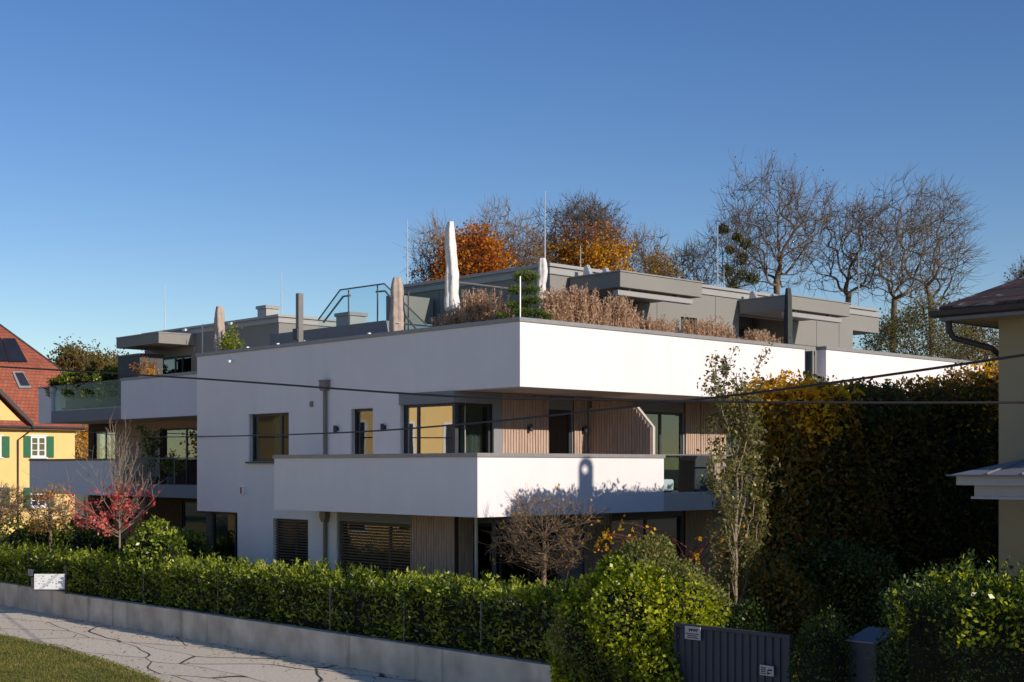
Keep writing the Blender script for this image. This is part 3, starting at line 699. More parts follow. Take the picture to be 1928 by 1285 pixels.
# ground floor
mb = MB(); mb.grid('q', 0.05, 0.30, 2.29, 7.03, ZG, ZS1+0.003, [(3.94, 6.98, ZG, -1.445), (2.29, 3.94, -9, 9)]); mb.build('grey_lintel', M['stucco_grey'], B)
window(B, 'q', 0.16, 3.98, 6.98, ZG, -1.45, mull=(0.33,), blind=0.075, glass='glass_dark', name='window')
window(B, 'q', 0.14, g2[0], g2[1], ZG, g2[3], mull=(0.45,), blind=0.075, glass='glass_dark')
window(B, 'q', 0.35, 11.9, 14.1, ZG, -1.36, mull=(0.3,), curtain=[(0.3, 0.42)])
slats(B, 'q', -0.01, 2.29, 3.93, ZG, ZS1+0.001)
slats(B, 'p', 2.27, 0.15, 0.62, ZG, ZS1+0.001)
mb = MB(); mb.grid('p', 2.33, 2.55, 0.0, 20.3, ZG, ZS1+0.02, [(0.62, 3.6, ZG, -1.4), (5.6, 8.5, ZG, -1.4), (10, 13, ZG, -1.4)]); mb.build('recessed_wall', M['stucco_grey'], B)
for u0, u1 in [(3.65, 4.1), (4.5, 5.55), (8.6, 9.9)]: slats(B, 'p', 2.27, u0, u1, ZG, ZS1+0.001)
window(B, 'p', 2.40, 0.64, 3.6, ZG, -1.4, mull=(0.33, 0.66), name='terrace_door'); window(B, 'p', 2.40, 5.6, 8.5, ZG, -1.4, mull=(0.5,), name='terrace_door')
window(B, 'p', 2.40, 10, 13, ZG, -1.4, mull=(0.5,), name='terrace_door')
# interiors
mb = MB(); mb.box(0.34, 0.40, 7.2, 7.3, ZG, ZS2); mb.box(0.35, 5.5, 4.95, 5.05, ZF1, ZS2); mb.box(5.4, 5.5, 2.6, 4.95, ZF1, ZS2)
mb.build('room_wall', M['interior'], B)
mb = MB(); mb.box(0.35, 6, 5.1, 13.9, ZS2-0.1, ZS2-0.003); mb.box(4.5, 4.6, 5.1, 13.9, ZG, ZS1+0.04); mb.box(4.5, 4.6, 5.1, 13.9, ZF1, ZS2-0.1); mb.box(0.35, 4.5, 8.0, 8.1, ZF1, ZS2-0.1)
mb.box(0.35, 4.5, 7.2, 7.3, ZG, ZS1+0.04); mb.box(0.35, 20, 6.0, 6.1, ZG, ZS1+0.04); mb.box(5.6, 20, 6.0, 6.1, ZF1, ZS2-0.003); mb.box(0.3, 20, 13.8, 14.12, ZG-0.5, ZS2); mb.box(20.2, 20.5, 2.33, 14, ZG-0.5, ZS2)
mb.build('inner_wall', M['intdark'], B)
# downpipe with hopper
mb = MB(); hp = 7.46
mb.prism([(hp-0.14, 2.26), (hp+0.14, 2.26), (hp+0.14, 2.05), (hp+0.06, 2.0), (hp-0.06, 2.0), (hp-0.14, 2.05)], 'q', -0.16, -0.003)
mb.box(-0.18, -0.003, hp-0.16, hp+0.16, 2.26, 2.29)
dp = mb.build('rain_hopper', M['greymetal'], B)
mb = MB(); mb.box(-0.11, -0.03, hp-0.04, hp+0.04, ZF1, 2.0); mb.box(-0.11, -0.03, hp-0.04, hp+0.04, ZG-0.5, ZS1-0.35); mb.prism([(hp-0.13, ZS1-0.003), (hp+0.13, ZS1-0.003), (hp+0.13, ZS1-0.22), (hp+0.05, ZS1-0.35), (hp-0.05, ZS1-0.35), (hp-0.13, ZS1-0.22)], 'q', -0.16, -0.003)
mb.build('downpipe', M['greymetal'], B)
mb = MB(); mb.cyl(0.45, 2.0, ZG, ZS1, 0.045); mb.build('downpipe', M['alu'], B)
for (x, q) in ((1045, 1.0),):
    mb = MB(); mb.box(QX(930, 1.9)-0.04, QX(930, 1.9)+0.04, 1.86, 1.94, ZG, ZS1); mb.box(QX(1078, 1.2)-0.04, QX(1078, 1.2)+0.04, 1.16, 1.24, ZG, ZS1); mb.build('column', M['greymetal'], B)
# wall fittings
def lamp(q, p, z, axis):
    mb = MB()
    if axis == 'q': mb.box(-0.03, -0.002, p-0.05, p+0.05, z-0.05, z+0.05); mb.cyl(-0.09, p, z-0.09, z+0.09, 0.05, 10)
    else: mb.box(q-0.05, q+0.05, p-0.03, p-0.001, z-0.05, z+0.05); mb.cyl(q, p-0.09, z-0.09, z+0.09, 0.045, 10)
    mb.build('wall_lamp', M['dark'], B)
lamp(0, 6.98, ZY(808, 0, 6.98), 'q'); lamp(0, 4.96, ZY(805, 0, 4.96), 'q')
lamp(QX(995, 2.27), 2.27, ZY(806, 2.4, 2.27), 'p'); lamp(QX(1098, 2.27), 2.27, ZY(808, 4.3, 2.27), 'p')
mb = MB(); mb.box(-0.05, -0.002, 8.10, 8.20, 1.60, 1.75); mb.build('sensor_box', M['panel'], B)
mb = MB(); mb.box(-0.10, -0.002, 11.42, 11.62, -0.80, -0.60); a = mb.build('alarm_siren', M['white_paint'], B)
mb = MB(); mb.box(-0.115, -0.101, 11.5, 11.56, -0.79, -0.61); mb.build('alarm_light', M['redplastic'], a)
mb = MB(); mb.box(-0.16, -0.002, 12.15, 12.23, 3.02, 3.08); mb.cyl(-0.16, 12.05, 3.0, 3.07, 0.045); mb.build('security_camera', M['white_paint'], B)
mb = MB(); mb.box(9.18, 9.22, -0.02, -0.001, 2.16, 2.34); mb.box(9.18, 9.44, -0.14, -0.02, 2.27, 2.34); mb.build('flood_light', M['greymetal'], B)

# ---------------- penthouse 1
PQ, PP, RZ = 4.53, 3.6, 5.45
RECZ = 4.68
mb = MB(); mb.grid('p', PP, PP+0.25, PQ, 19.03, ZF2, 5.18, [(5.3, 8.1, ZF2, RECZ), (9.98, 10.72, ZF2+0.9, 4.42), (12.75, 15.3, ZF2, RECZ)])
mb.grid('q', PQ, PQ+0.25, PP+0.25, 9.93, ZF2, 5.18); mb.box(18.78, 19.03, PP+0.25, 9, ZF2, 5.18); mb.box(PQ+0.25, 18.78, 9.7, 9.93, ZF2, 5.18)
mb.box(8.1, 8.35, PP+0.25, 5.0, ZF2, 5.1); mb.box(15.3, 15.55, PP+0.25, 5.0, ZF2, 5.1); mb.box(PQ+0.25, 18.7, 5.0, 5.2, ZF2, 5.1)
mb.box(19.03, 20.64, PP, 6, 4.62, 5.18)
pw = mb.build('penthouse_wall', M['panel'], B)
mb = MB()   # panel joints as thin proud battens
for u in (8.9, 11.6, 16.9, 18.2): mb.box(u-0.006, u+0.006, PP-0.006, PP-0.001, ZF2, 5.18)
for u in (6.2, 8.2): mb.box(PQ-0.006, PQ-0.001, u-0.006, u+0.006, ZF2, 5.18)
for (a, b) in ((8.1, 12.7), (15.4, 19.0)): mb.box(a, b, PP-0.0075, PP-0.0065, 3.93, 3.945)
mb.build('panel_joints', M['dark'], pw)
mb = MB()
mb.box(PQ-0.05, 20.69, PP-0.05, PP, 5.16, 5.30); mb.box(PQ-0.05, PQ, PP, 9.98, 5.16, 5.30)
mb.box(PQ-0.02, 20.4, PP-0.02, 9.95, 5.30, 5.36); mb.box(PQ-0.09, 20.5, PP-0.09, 10.0, 5.36, RZ)
mb.build('penthouse_roof', M['panel_light'], B, bevel=0.008)
window(B, 'p', 4.7, 5.4, 8.0, ZF2, 4.5, mull=(0.5,), name='penthouse_door', curtain=[(0.3, 0.45)]); window(B, 'p', 4.7, 12.8, 15.2, ZF2, 4.5, mull=(0.5,), name='penthouse_door')
window(B, 'p', PP+0.1, 9.98, 10.72, ZF2+0.9, 4.42, name='penthouse_window')
def canopy(q0, q1, p0, p1, z0, z1, awning=True):
    mb = MB(); mb.box(q0, q1, p0, p1, z0, z1); c = mb.build('canopy', M['panel'], B, bevel=0.01)
    mb = MB(); mb.box(q0-0.03, q1+0.03, p0-0.03, p1, z1, z1+0.035); mb.build('canopy_flashing', M['coping'], c)
    if awning:
        mb = MB(); mb.box(q0-0.05+0.1, q1-0.25, p0+0.12, p0+0.32, z0-0.20, z0-0.06); mb.box(q0+0.5, q0+0.6, p0+0.15, p0+0.3, z0-0.06, z0); mb.box(q1-0.9, q1-0.8, p0+0.15, p0+0.3, z0-0.06, z0)
        mb.build('awning_cassette', M['panel_light'], c, bevel=0.015)
    return c
canopy(5.23, 8.61, 1.69, PP-0.051, 4.70, 5.10); canopy(12.70, 15.92, 1.69, PP-0.051, 4.70, 5.10)
canopy(4.73, 6.3, 25.0, 28.4, 4.70, 5.10, awning=False)
# roof boxes and vents
def roofbox(x0, x1, y0, y1, q, name='roof_vent', cap=True, m='panel_light'):
    p1 = PX(x0, q); p0 = PX(x1, q+0.0); pc = (p0+p1)/2; z0 = ZY(y1, q, pc)-0.3; z1 = ZY(y0, q, pc); w = (p1-p0)
    mb = MB(); mb.box(q, q+w*0.8, p0+0.03, p1-0.03, z0, z1-0.12); c = mb.build(name, M[m], B)
    if cap: mb = MB(); mb.box(q-0.05, q+w*0.8+0.05, p0-0.02, p1+0.02, z1-0.12, z1); mb.build('cap', M['coping'], c)
roofbox(484, 502, 576, 596, 7.5, 'chimney'); roofbox(632, 660, 589, 606, 7.0, 'chimney')
mb = MB(); mb.box(QX(1192, 4.6), QX(1222, 4.6), 4.6, 5.3, RZ, ZY(506, 7.5, 4.6)); mb.build('roof_vent', M['panel_light'], B)
mb = MB()
for x in (1105, 1140): mb.prism([(PP-0.6, 5.14), (PP-0.3, 5.14), (PP-0.35, 5.42), (PP-0.45, 5.45)], 'q', QX(x, PP-0.4)-0.06, QX(x, PP-0.4)+0.06)
for x in (1417, 1455): mb.prism([(PP-0.6, 5.14), (PP-0.3, 5.14), (PP-0.35, 5.36), (PP-0.45, 5.39)], 'q', QX(x, PP-0.4)-0.06, QX(x, PP-0.4)+0.06)
mb.build('snow_guard_bracket', M['alu'], B)
# lightning rods
def rod(x, ytop, q=None, p=None, zb=RZ, r=0.018):
    if p is None: p = PX(x, q)
    elif q is None: q = QX(x, p)
    zt = ZY(ytop, q, p); mb = MB(); mb.cyl(q, p, zb-0.02, zb+(zt-zb)*0.5, r, 6); mb.cyl(q, p, zb+(zt-zb)*0.5, zt, r*0.65, 6)
    o = mb.build('lightning_rod', M['alu'], B)
rod(310, 537, q=6.6, r=0.022); rod(530, 510, q=6.6, r=0.022); rod(767, 415, q=4.9, r=0.022); rod(1026, 360, q=4.9, p=None, r=0.022); rod(1351, 424, p=5.5, r=0.022); rod(1093, 463, p=6.0); rod(1617, 475, p=5.5, r=0.02); rod(1363, 506, p=5.0)
# stair enclosure + railings
sq = 1.5; s0, s1 = 6.93, 12.48; sz = 3.95
mb = MB(); mb.prism([(s0-0.55, ZF2), (s1, ZF2), (s1, sz), (s0, sz)], 'q', sq, 3.2); mb.build('stair_enclosure', M['stucco_grey'], B)
mb = MB(); mb.box(sq+0.1, sq+1.2, s0-1.3, s0-0.56, ZF2, 3.5); mb.build('stair_block', M['soffit'], B)
sg = railing(B, [(sq+0.05, 10.05, ZY(640, sq, 10.05), ZY(603, sq, 10.05)), (sq+0.05, 9.0, sz-0.25, ZY(547, sq, 9.0)), (sq+0.05, s0+0.05, sz, ZY(535, sq, s0))], 0, 0,
        name='stair_railing', posts=[(sq+0.05, 8.6, sz, 4.93), (sq+0.05, s0+0.35, sz, 4.95)])
railing(B, [(sq+0.05, s0+0.05, sz, ZY(535, sq, s0)), (sq+0.05, 5.2, 2.6, 3.70)], 0, 0, name='stair_railing')
mb = MB(); mb.tube([(sq+0.12, 9.9, ZY(607, sq, 9.9)), (sq+0.12, 8.95, ZY(558, sq, 8.95)), (sq+0.12, 8.6, ZY(556, sq, 8.6))], 0.028, 6)
mb.tube([(sq+0.12, s0+0.5, ZY(549, sq, s0+.5)), (sq+0.12, s0+0.1, ZY(547, sq, s0)), (sq+0.12, 5.6, 3.55)], 0.028, 6)
mb.build('handrail', M['greymetal'], B)
mb = MB(); mb.box(3.0, 4.4, PX(745, 3.0), PX(727, 3.0), ZF2, ZY(553, 3.0, 8)); mb.build('stair_head', M['panel'], B)
railing(B, [(2.0, 6.6), (2.0, 4.6), (4.5, 4.6)], ZF2, 4.80, posts=[(2.0, 4.6, ZF2, 4.8), (2.0, 6.5, ZF2, 4.8)])
mb = MB(); p_ = PX(564, 0.6); mb.box(0.52, 0.68, p_-0.07, p_+0.07, ZF2, ZY(553, 0.6, p_)); a = mb.build('steel_post', M['greymetal'], B)
mb = MB(); mb.box(0.44, 0.50, p_-0.11, p_+0.11, 3.55, 3.85); mb.build('post_clamp', M['dark'], a)
mb = MB(); p_ = PX(382, 0.4); mb.box(0.38, 0.41, p_-0.02, p_+0.02, ZF2, ZY(611, 0.4, p_)); mb.build('pale_post', M['alu'], B)
mb = MB(); q_, p_ = 0.3, PX(985, 0.3); mb.cyl(q_, p_+0.1, PT+0.1, ZY(520, q_, p_), 0.02, 8); mb.build('thin_pole', M['alu'], B)
mb = MB()
for x in (524, 575, 696, 467): mb.box(-0.06, 0.02, PX(x, 0)-0.03, PX(x, 0)+0.03, PT+0.101, PT+0.13)
mb.build('coping_clip', M['white_paint'], B)

# ---------------- left wing
LQ = 4.0; LW = 6.3
mb = MB(); mb.box(LQ, LQ+0.3, 14.13, 26.6, ZS2, PT); mb.build('wing_parapet', M['stucco'], B)
mb = MB(); mb.box(LQ, LQ+0.9, 32.72, 33.9, ZS2, PT); mb.build('end_pier', M['stucco'], B)
mb = MB(); mb.box(LQ-0.035, LQ+0.335, 14.13, 26.63, PT, PT+0.10); mb.box(LQ-0.03, LQ+0.93, 32.69, 33.93, PT, PT+0.06); mb.build('wing_coping', M['coping'], B, bevel=0.01)
mb = MB(); mb.box(LQ+0.02, LQ+0.3, 26.6, 32.72, ZS2, 2.28); mb.build('wing_fascia', M['stucco_grey'], B)
railing(B, [(LQ+0.1, 26.65), (LQ+0.1, 32.7)], 2.28, PT+0.04)
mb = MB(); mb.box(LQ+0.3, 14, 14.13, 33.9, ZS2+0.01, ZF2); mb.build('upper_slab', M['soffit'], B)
L1 = 3.6
mb = MB(); mb.box(L1, L1+0.3, 26.2, 33.9, ZS1, 0.22); mb.build('wing_parapet', M['stucco'], B)
mb = MB(); mb.box(L1-0.03, L1+0.33, 26.17, 33.93, 0.22, 0.293); mb.build('wing_coping', M['dark'], B)
mb = MB(); mb.box(L1+0.02, L1+0.25, 14.13, 26.2, ZS1, -0.67); mb.build('wing_fascia', M['stucco_grey'], B)
railing(B, [(L1+0.1, 14.2), (L1+0.1, 26.18)], -0.67, 0.27, posts=[(L1+.1, 18, -.67, .27), (L1+.1, 22, -.67, .27)])
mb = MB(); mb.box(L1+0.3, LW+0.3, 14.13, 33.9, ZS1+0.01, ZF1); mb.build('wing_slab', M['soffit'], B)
mb = MB(); mb.grid('q', LW, LW+0.25, 14.13, 34.0, ZG, ZS2+0.01, [(15, 22.5, ZF1, 1.5), (24, 27.5, ZF1, 1.5), (31.5, 33.5, ZF1, 1.5), (15, 19.5, ZG, -1.4), (22, 26, ZG, -1.4), (29, 32, ZG, -1.4)])
mb.box(LW+0.25, 14, 33.75, 34.0, ZG, 0); mb.box(LW+3, LW+3.2, 14, 34, ZG, ZS2); mb.build('wing_wall', M['woodback'], B)
slats(B, 'q', LW-0.10, 27.6, 31.4, ZF1, ZS2); slats(B, 'q', LW-0.10, 22.6, 23.9, ZF1, ZS2); slats(B, 'q', LW-0.10, 19.6, 21.9, ZG, ZS1)
slats(B, 'q', LW-0.10, 22.0, 27.6, 1.5, ZS2)
window(B, 'q', LW+0.05, 15, 22.5, ZF1, 1.5, mull=(0.33, 0.66), name='wing_window', blind=0.09); window(B, 'q', LW+0.05, 24, 27.5, ZF1, 1.5, mull=(0.5,), name='wing_window')
window(B, 'q', LW+0.05, 31.5, 33.5, ZF1, 1.5, mull=(0.5,), name='wing_window')
for a, b in ((15, 19.5), (22, 26), (29, 32)): window(B, 'q', LW+0.05, a, b, ZG, -1.4, mull=(0.5,), name='wing_window')
# penthouse 2
mb = MB(); wx0, wx1 = PX(360, 6.3), PX(298, 6.3)
mb.grid('q', 6.3, 6.55, 19.2, 29.0, ZF2, 5.18, [(wx0, wx1, 3.2, 4.35)]); mb.grid('p', 19.2, 19.45, 6.55, 16, ZF2, 5.18); mb.box(6.55, 12, 28.75, 29, ZF2, 5.18); mb.box(8.5, 8.7, 19.5, 28.7, ZF2, 5.1)
mb.build('penthouse_wall', M['panel'], B)
mb = MB(); mb.box(6.25, 16, 19.15, 19.2, 5.16, 5.30); mb.box(6.25, 6.3, 19.2, 29.05, 5.16, 5.30); mb.box(6.28, 16, 19.18, 29.02, 5.30, 5.36); mb.box(6.21, 16.1, 19.11, 29.1, 5.36, RZ)
mb.build('penthouse_roof', M['panel_light'], B, bevel=0.008)
window(B, 'q', 6.4, wx0, wx1, 3.2, 4.35, mull=(0.33, 0.55), name='penthouse_window')
mb = MB()
for x, y in ((350, 624), (436, 612)): mb.box(6.10, 6.29, PX(x, 6.2)-0.1, PX(x, 6.2)+0.1, ZY(y, 6.2, PX(x, 6.2)), ZY(y-4, 6.2, PX(x, 6.2)))
mb.build('roof_lamp', M['white_paint'], B)
mb = MB(); pA, pB = PX(263, 4.6), PX(222, 4.6); pB = min(pB, 29.6)
for x in (458, 367): mb.box(6.27, 6.299, PX(x, 6.3)-0.06, PX(x, 6.3)+0.06, ZY(652 if x == 458 else 662, 6.3, PX(x, 6.3)), ZY(643 if x == 458 else 653, 6.3, PX(x, 6.3)))
mb.build('socket_box', M['panel_light'], B)
mb = MB(); zt = ZY(668, 4.6, (pA+pB)/2); mb.box(4.6, 5.6, pA, pB, ZF2, zt-0.08); a = mb.build('terrace_cabinet', M['planter'], base=(4.6, pA, ZF2))
tag(a, 'grey metal cabinet standing on the left wing terrace near the canopy', 'cabinet')
mb = MB(); mb.box(4.56, 5.64, pA-0.04, pB+0.04, zt-0.08, zt); mb.build('lid', M['dark'], a)

# ------------------------------------------------------------------ parasols
def parasol(name, label, q, p, z0, z1, r, m, seed, flare=1.25, twist=1.5, tilt=0.0, pole=True, lumps=0.10):
    rng = random.Random(seed); root = thing(name, label, 'parasol', (q, p, ZF2))
    mb = MB(); n = 22; K = 26; vs = []; ph = [rng.uniform(0, 6) for _ in range(6)]
    for k in range(K+1):
        t = k/K; rr = r*(flare*(1-t) + 0.85*t)
        if t > 0.9: rr *= 1 - (t-0.9)*3.0
        if t < 0.03: rr *= 0.9
        rr *= 1 + lumps*math.sin(t*17+ph[0]) + lumps*0.6*math.sin(t*41+ph[1])
        cx = q + tilt*math.sin(t*3.1+ph[2]) + tilt*0.5*math.sin(t*9+ph[3]); cy = p + tilt*math.sin(t*2.6+ph[4])
        for i in range(n):
            a = 2*math.pi*i/n
            f = 1 + 0.22*math.cos(5*a + twist*t*6 + ph[3]) + 0.11*math.cos(11*a - twist*t*9 + ph[5])
            vs.append((cx+rr*f*math.cos(a), cy+rr*f*math.sin(a), z0+(z1-z0)*t))
    fs = [(k*n+i, k*n+(i+1)%n, (k+1)*n+(i+1)%n, (k+1)*n+i) for k in range(K) for i in range(n)] + [tuple(range(K*n, K*n+n)), tuple(range(n))[::-1]]
    mb.add(vs, fs); mb.build('cover', M[m], root, smooth=True)
    mb = MB(); mb.cyl(q, p, ZF2, z0+0.1, 0.03, 10); mb.build('pole', M['greymetal'], root)
    mb = MB(); zt = z0+(z1-z0)*0.40; mb.cyl(q, p, zt, zt+0.035, r*1.22, 16); mb.build('strap', M[m], root)
    mb = MB(); mb.box(q-0.35, q+0.35, p-0.35, p+0.35, ZF2, ZF2+0.07); mb.build('base_plate', M['dark'], root, bevel=0.01)
    return root
p_ = PX(408.5, 0.45); parasol('parasol', 'closed beige parasol at the far left end of the roof terrace', 0.55, p_, 2.9, ZY(577, .45, p_), 0.145, 'beige_cloth', 1, 1.15, 1.0, lumps=0.04)
p_ = PX(747.5, 0.5); parasol('parasol', 'closed beige parasol beside the glass stair railing', 0.5, p_, 2.85, ZY(523, .5, p_), 0.155, 'beige_cloth', 2, 1.35, 0.25, lumps=0.05)
p_ = PX(850, 1.0); parasol('parasol', 'tall white covered parasol, the highest of all, behind the glass screen', 1.0, p_, 3.9, ZY(418, 1, p_), 0.115, 'white_cloth', 3, 1.5, 0.5, 0.022, lumps=0.05)
p_ = PX(1024, 2.5); parasol('parasol', 'short white covered parasol behind the cloud-pruned pine', 2.5, p_, 3.7, ZY(487, 2.5, p_), 0.12, 'white_cloth', 4, 0.75, 0.4, 0.045, lumps=0.06)
q_ = QX(1484, 0.6); parasol('parasol', 'closed dark grey parasol in front of the right-hand canopy', q_, 0.6, 2.7, ZY(543, q_, .6), 0.10, 'dark_cloth', 5, 1.3, 0.3, lumps=0.04)

# ------------------------------------------------------------------ terrace planting
def grass_clump(seed, h=1.0, w=0.35):
    rng = np.random.default_rng(seed); parts = []
    n = 46; a = rng.uniform(0, 2*np.pi, n); r0 = rng.uniform(0, w*0.45, n); tl = rng.uniform(0.02, 0.3, n)
    b = np.stack([r0*np.cos(a), r0*np.sin(a), np.zeros(n)], 1); hh = h*rng.uniform(0.55, 1.0, n)
    m_ = b + np.stack([tl*0.4*np.cos(a)*w, tl*0.4*np.sin(a)*w, hh*0.55], 1)
    t = b + np.stack([tl*1.2*np.cos(a)*w, tl*1.2*np.sin(a)*w, hh], 1)
    R = np.full(n, 0.006)
    parts.append(segs_mesh(b, m_, R, R*0.9, 3)); parts.append(segs_mesh(m_, t, R*0.9, R*0.5, 3))
    C = []; 
    for i in range(n):
        k = 30; s = rng.uniform(0.05, 1.0, k)[:, None]; C.append(m_[i] + (t[i]-m_[i])*s + rng.normal(size=(k, 3))*0.016*(1.3-s))
    V, Fc = leaves(np.concatenate(C), 0.055, rng, up=1.6, aspect=0.3); parts.append((V, Fc))
    return cat_mesh(parts)
clumps = []
def place_clumps(label, group, spots):
    for i, (q, p, s) in enumerate(spots):
        k = i % 3
        if len(clumps) <= k:
            V, Fc = grass_clump(k+11); o = build_mesh('ornamental_grass', V, Fc, M['straw'], base=(0, 0, 0)); o.location = W(q, p, ZF2+0.35)
            o.scale = (s, s, s); tag(o, label, 'ornamental grass', group); clumps.append(o)
        else: o = dup(clumps[k], (q, p, ZF2+0.35), label, rot=random.Random(i*7+int(q*10)).uniform(0, 6), scale=s, group=group); o['category'] = 'ornamental grass'
rr = random.Random(3); sp = []
for x in range(826, 956, 9):
    q = rr.uniform(0.75, 1.3); hgt = 1.62 if 880 < x < 945 else 1.25
    sp.append((q, PX(x+rr.uniform(-3, 3), q), hgt*rr.uniform(0.85, 1.05)))
place_clumps('dry straw-coloured grass clump in the trough left of the cloud-pruned pine', 'dry grasses left of the pine', sp)
sp = []
for x in range(1040, 1190, 8):
    p = rr.uniform(0.7, 1.1); sp.append((QX(x, p), p, (1.72 - (x-1040)*0.0012)*rr.uniform(0.8, 1.08)))
place_clumps('dry straw-coloured grass clump behind the parapet under the left canopy', 'dry grasses under the left canopy', sp)
sp = []
for x in list(range(1212, 1262, 9)) + list(range(1290, 1388, 9)) + list(range(1408, 1466, 9)):
    p = rr.uniform(0.7, 1.0); sp.append((QX(x, p), p, 1.3*rr.uniform(0.82, 1.05)*(0.9 if x > 1400 else 1)))
place_clumps('low dry grass clump behind the parapet between the two canopies', 'low dry grasses between the canopies', sp)
# cloud-pruned pine
tq, tp = 0.95, 0.75
pine = thing('cloud_pruned_pine', 'small cloud-pruned pine with rounded green pads at the terrace corner', 'topiary tree', (tq, tp, ZF2))
mb = MB(); mb.tube([(tq, tp, ZF2), (tq+0.05, tp+0.03, 3.1), (tq-0.04, tp, 3.8), (tq+0.03, tp, 4.4)], [0.06, 0.05, 0.04, 0.02], 8); mb.build('trunk', M['bark'], pine)
rngp = np.random.default_rng(5)
for (x, y, wpx, hpx) in ((991, 522, 29, 14), (973, 547, 19, 9), (1003, 546, 15, 8), (999, 567, 22, 10), (972, 576, 19, 10), (985, 588, 23, 8), (1012, 590, 16, 8), (1030, 596, 10, 5), (946, 594, 11, 3)):
    D = 32.6; q, p = AT(x, D); z = (HY-y)/F*D; w = wpx*0.98/F*D; h = hpx*0.82/F*D
    C, o_ = ell_cloud(rngp, (q, p, z), (w, w*0.8, h), int(900*wpx/20), 0.15, 0.25)
    V, Fc = leaves(C, 0.055, rngp, up=0.3, aspect=0.22, outward=o_*0.8); pad = build_mesh('foliage_pad', V, Fc, M['pine'], pine)
    vs, fs = icosphere((q, p, z), (w*0.8, w*0.64, h*0.8)); c = MB(); c.add(vs, fs); c.build('pad_core', M['hedge_core'], pad)
def potted(name, label, q, p, z0, r, h, m, n, seed, pot=True, lsize=0.09, potm='planter', cat='potted plant'):
    rng = np.random.default_rng(seed); root = thing(name, label, cat, (q, p, z0))
    mb = MB(); mb.cyl(q, p, z0, z0+0.35, r*0.45, 12, r*0.55); mb.build('pot', M[potm], root)
    S, tips = skeleton(rng, (q, p, z0+0.3), h*0.5, 0.015, (q, p, z0+0.35+h*0.5), (r, r, h*0.55), levels=3, kids=(9, 5, 3), up=0.15, first=0.1)
    V, Fc = wood_mesh(S); build_mesh('stems', V, Fc, M['twig'], root)
    src = np.array([s[1] for s in S]); C = src[rng.integers(0, len(src), n)]+rng.normal(size=(n, 3))*0.05
    V, Fc = leaves(C, lsize, rng, up=0.3, aspect=0.5); build_mesh('leaves', V, Fc, M[m], root)
p_ = PX(437, 0.6); potted('potted_conifer', 'small lime green conifer beside the far left beige parasol', 0.65, p_, ZF2+0.1, 0.32, 1.25, 'lime', 900, 21)
for i, (x, m, l, h) in enumerate(((272, 'orange', 'orange and green leafed pot plant nearest the grey cabinet', 1.5), (292, 'gold', 'yellow leafed pot plant between the cabinet and the window', 1.1), (318, 'lime', 'low lime green pot plant before the left penthouse window', 0.8))):
    potted('potted_shrub', l, 4.75, PX(x, 4.75), ZF2, 0.45, h*1.15, m, 500, 30+i)
for i, (x, m, l, h) in enumerate(((122, 'olive', 'leafy pot plant at the far end behind the upper left glass railing', .9), (148, 'laurel', 'dark green pot plant second from the far end behind the upper left glass railing', 1.0), (178, 'olive', 'tall yellow-green pot plant in the middle behind the upper left glass railing', 1.3), (203, 'laurel', 'dense green pot plant nearest the white parapet behind the upper left glass railing', 1.25))):
    potted('potted_shrub', l, 4.8, PX(x, 4.8), ZF2-0.25, 0.95, h*1.25, m, 4200, 40+i, lsize=0.13)
mb = MB(); mb.box(LQ+0.5, LQ+1.0, 27.0, 32.4, ZF2, ZF2+0.42); tag(mb.build('planter_trough', M['planter']), 'long dark planter trough behind the upper left glass railing', 'planter')
potted('potted_shrub', 'tall leafy pot plant behind the lower left glass railing', 4.5, PX(290, 4.5), ZF1, 0.55, 1.9, 'laurel', 700, 51, lsize=0.12)
potted('potted_shrub', 'small green pot plant behind the lower left glass railing', 4.5, PX(325, 4.5), ZF1, 0.45, 0.9, 'laurel', 400, 52, lsize=0.12)
# balcony furniture seen through the glass
q0 = 5.25; so = thing('outdoor_armchair', 'pale cushioned armchair behind the glass balcony railing', 'armchair', (q0, 0.9, ZF1))
mb = MB(); mb.box(q0, q0+0.75, 0.5, 1.2, ZF1+0.12, ZF1+0.42); mb.build('seat', M['cushion'], so, bevel=0.05)
mb = MB(); mb.box(q0, q0+0.16, 0.5, 1.2, ZF1+0.43, ZF1+0.85); mb.build('backrest', M['cushion'], so, bevel=0.05)
for a, b in ((0.55, q0+.05), (1.15, q0+.05), (0.55, q0+.7), (1.15, q0+.7)):
    mb = MB(); mb.cyl(b, a, ZF1, ZF1+0.12, 0.025, 8); mb.build('leg', M['dark'], so)
q0 = QX(1312, 1.2); gr = thing('covered_grill', 'black covered grill on the balcony behind the glass railing', 'grill', (q0, 1.2, ZF1))
mb = MB(); mb.prism([(q0-0.45, ZF1+0.02), (q0+0.45, ZF1+0.02), (q0+0.42, ZF1+0.9), (q0+0.28, ZF1+1.08), (q0-0.28, ZF1+1.08), (q0-0.42, ZF1+0.9)], 'p', 0.9, 1.5); mb.build('cover', M['ink'], gr, bevel=0.04)
for a in (-0.35, 0.35): mb = MB(); mb.cyl(q0+a, 1.2, ZF1, ZF1+0.06, 0.05, 10); mb.build('wheel', M['dark'], gr)

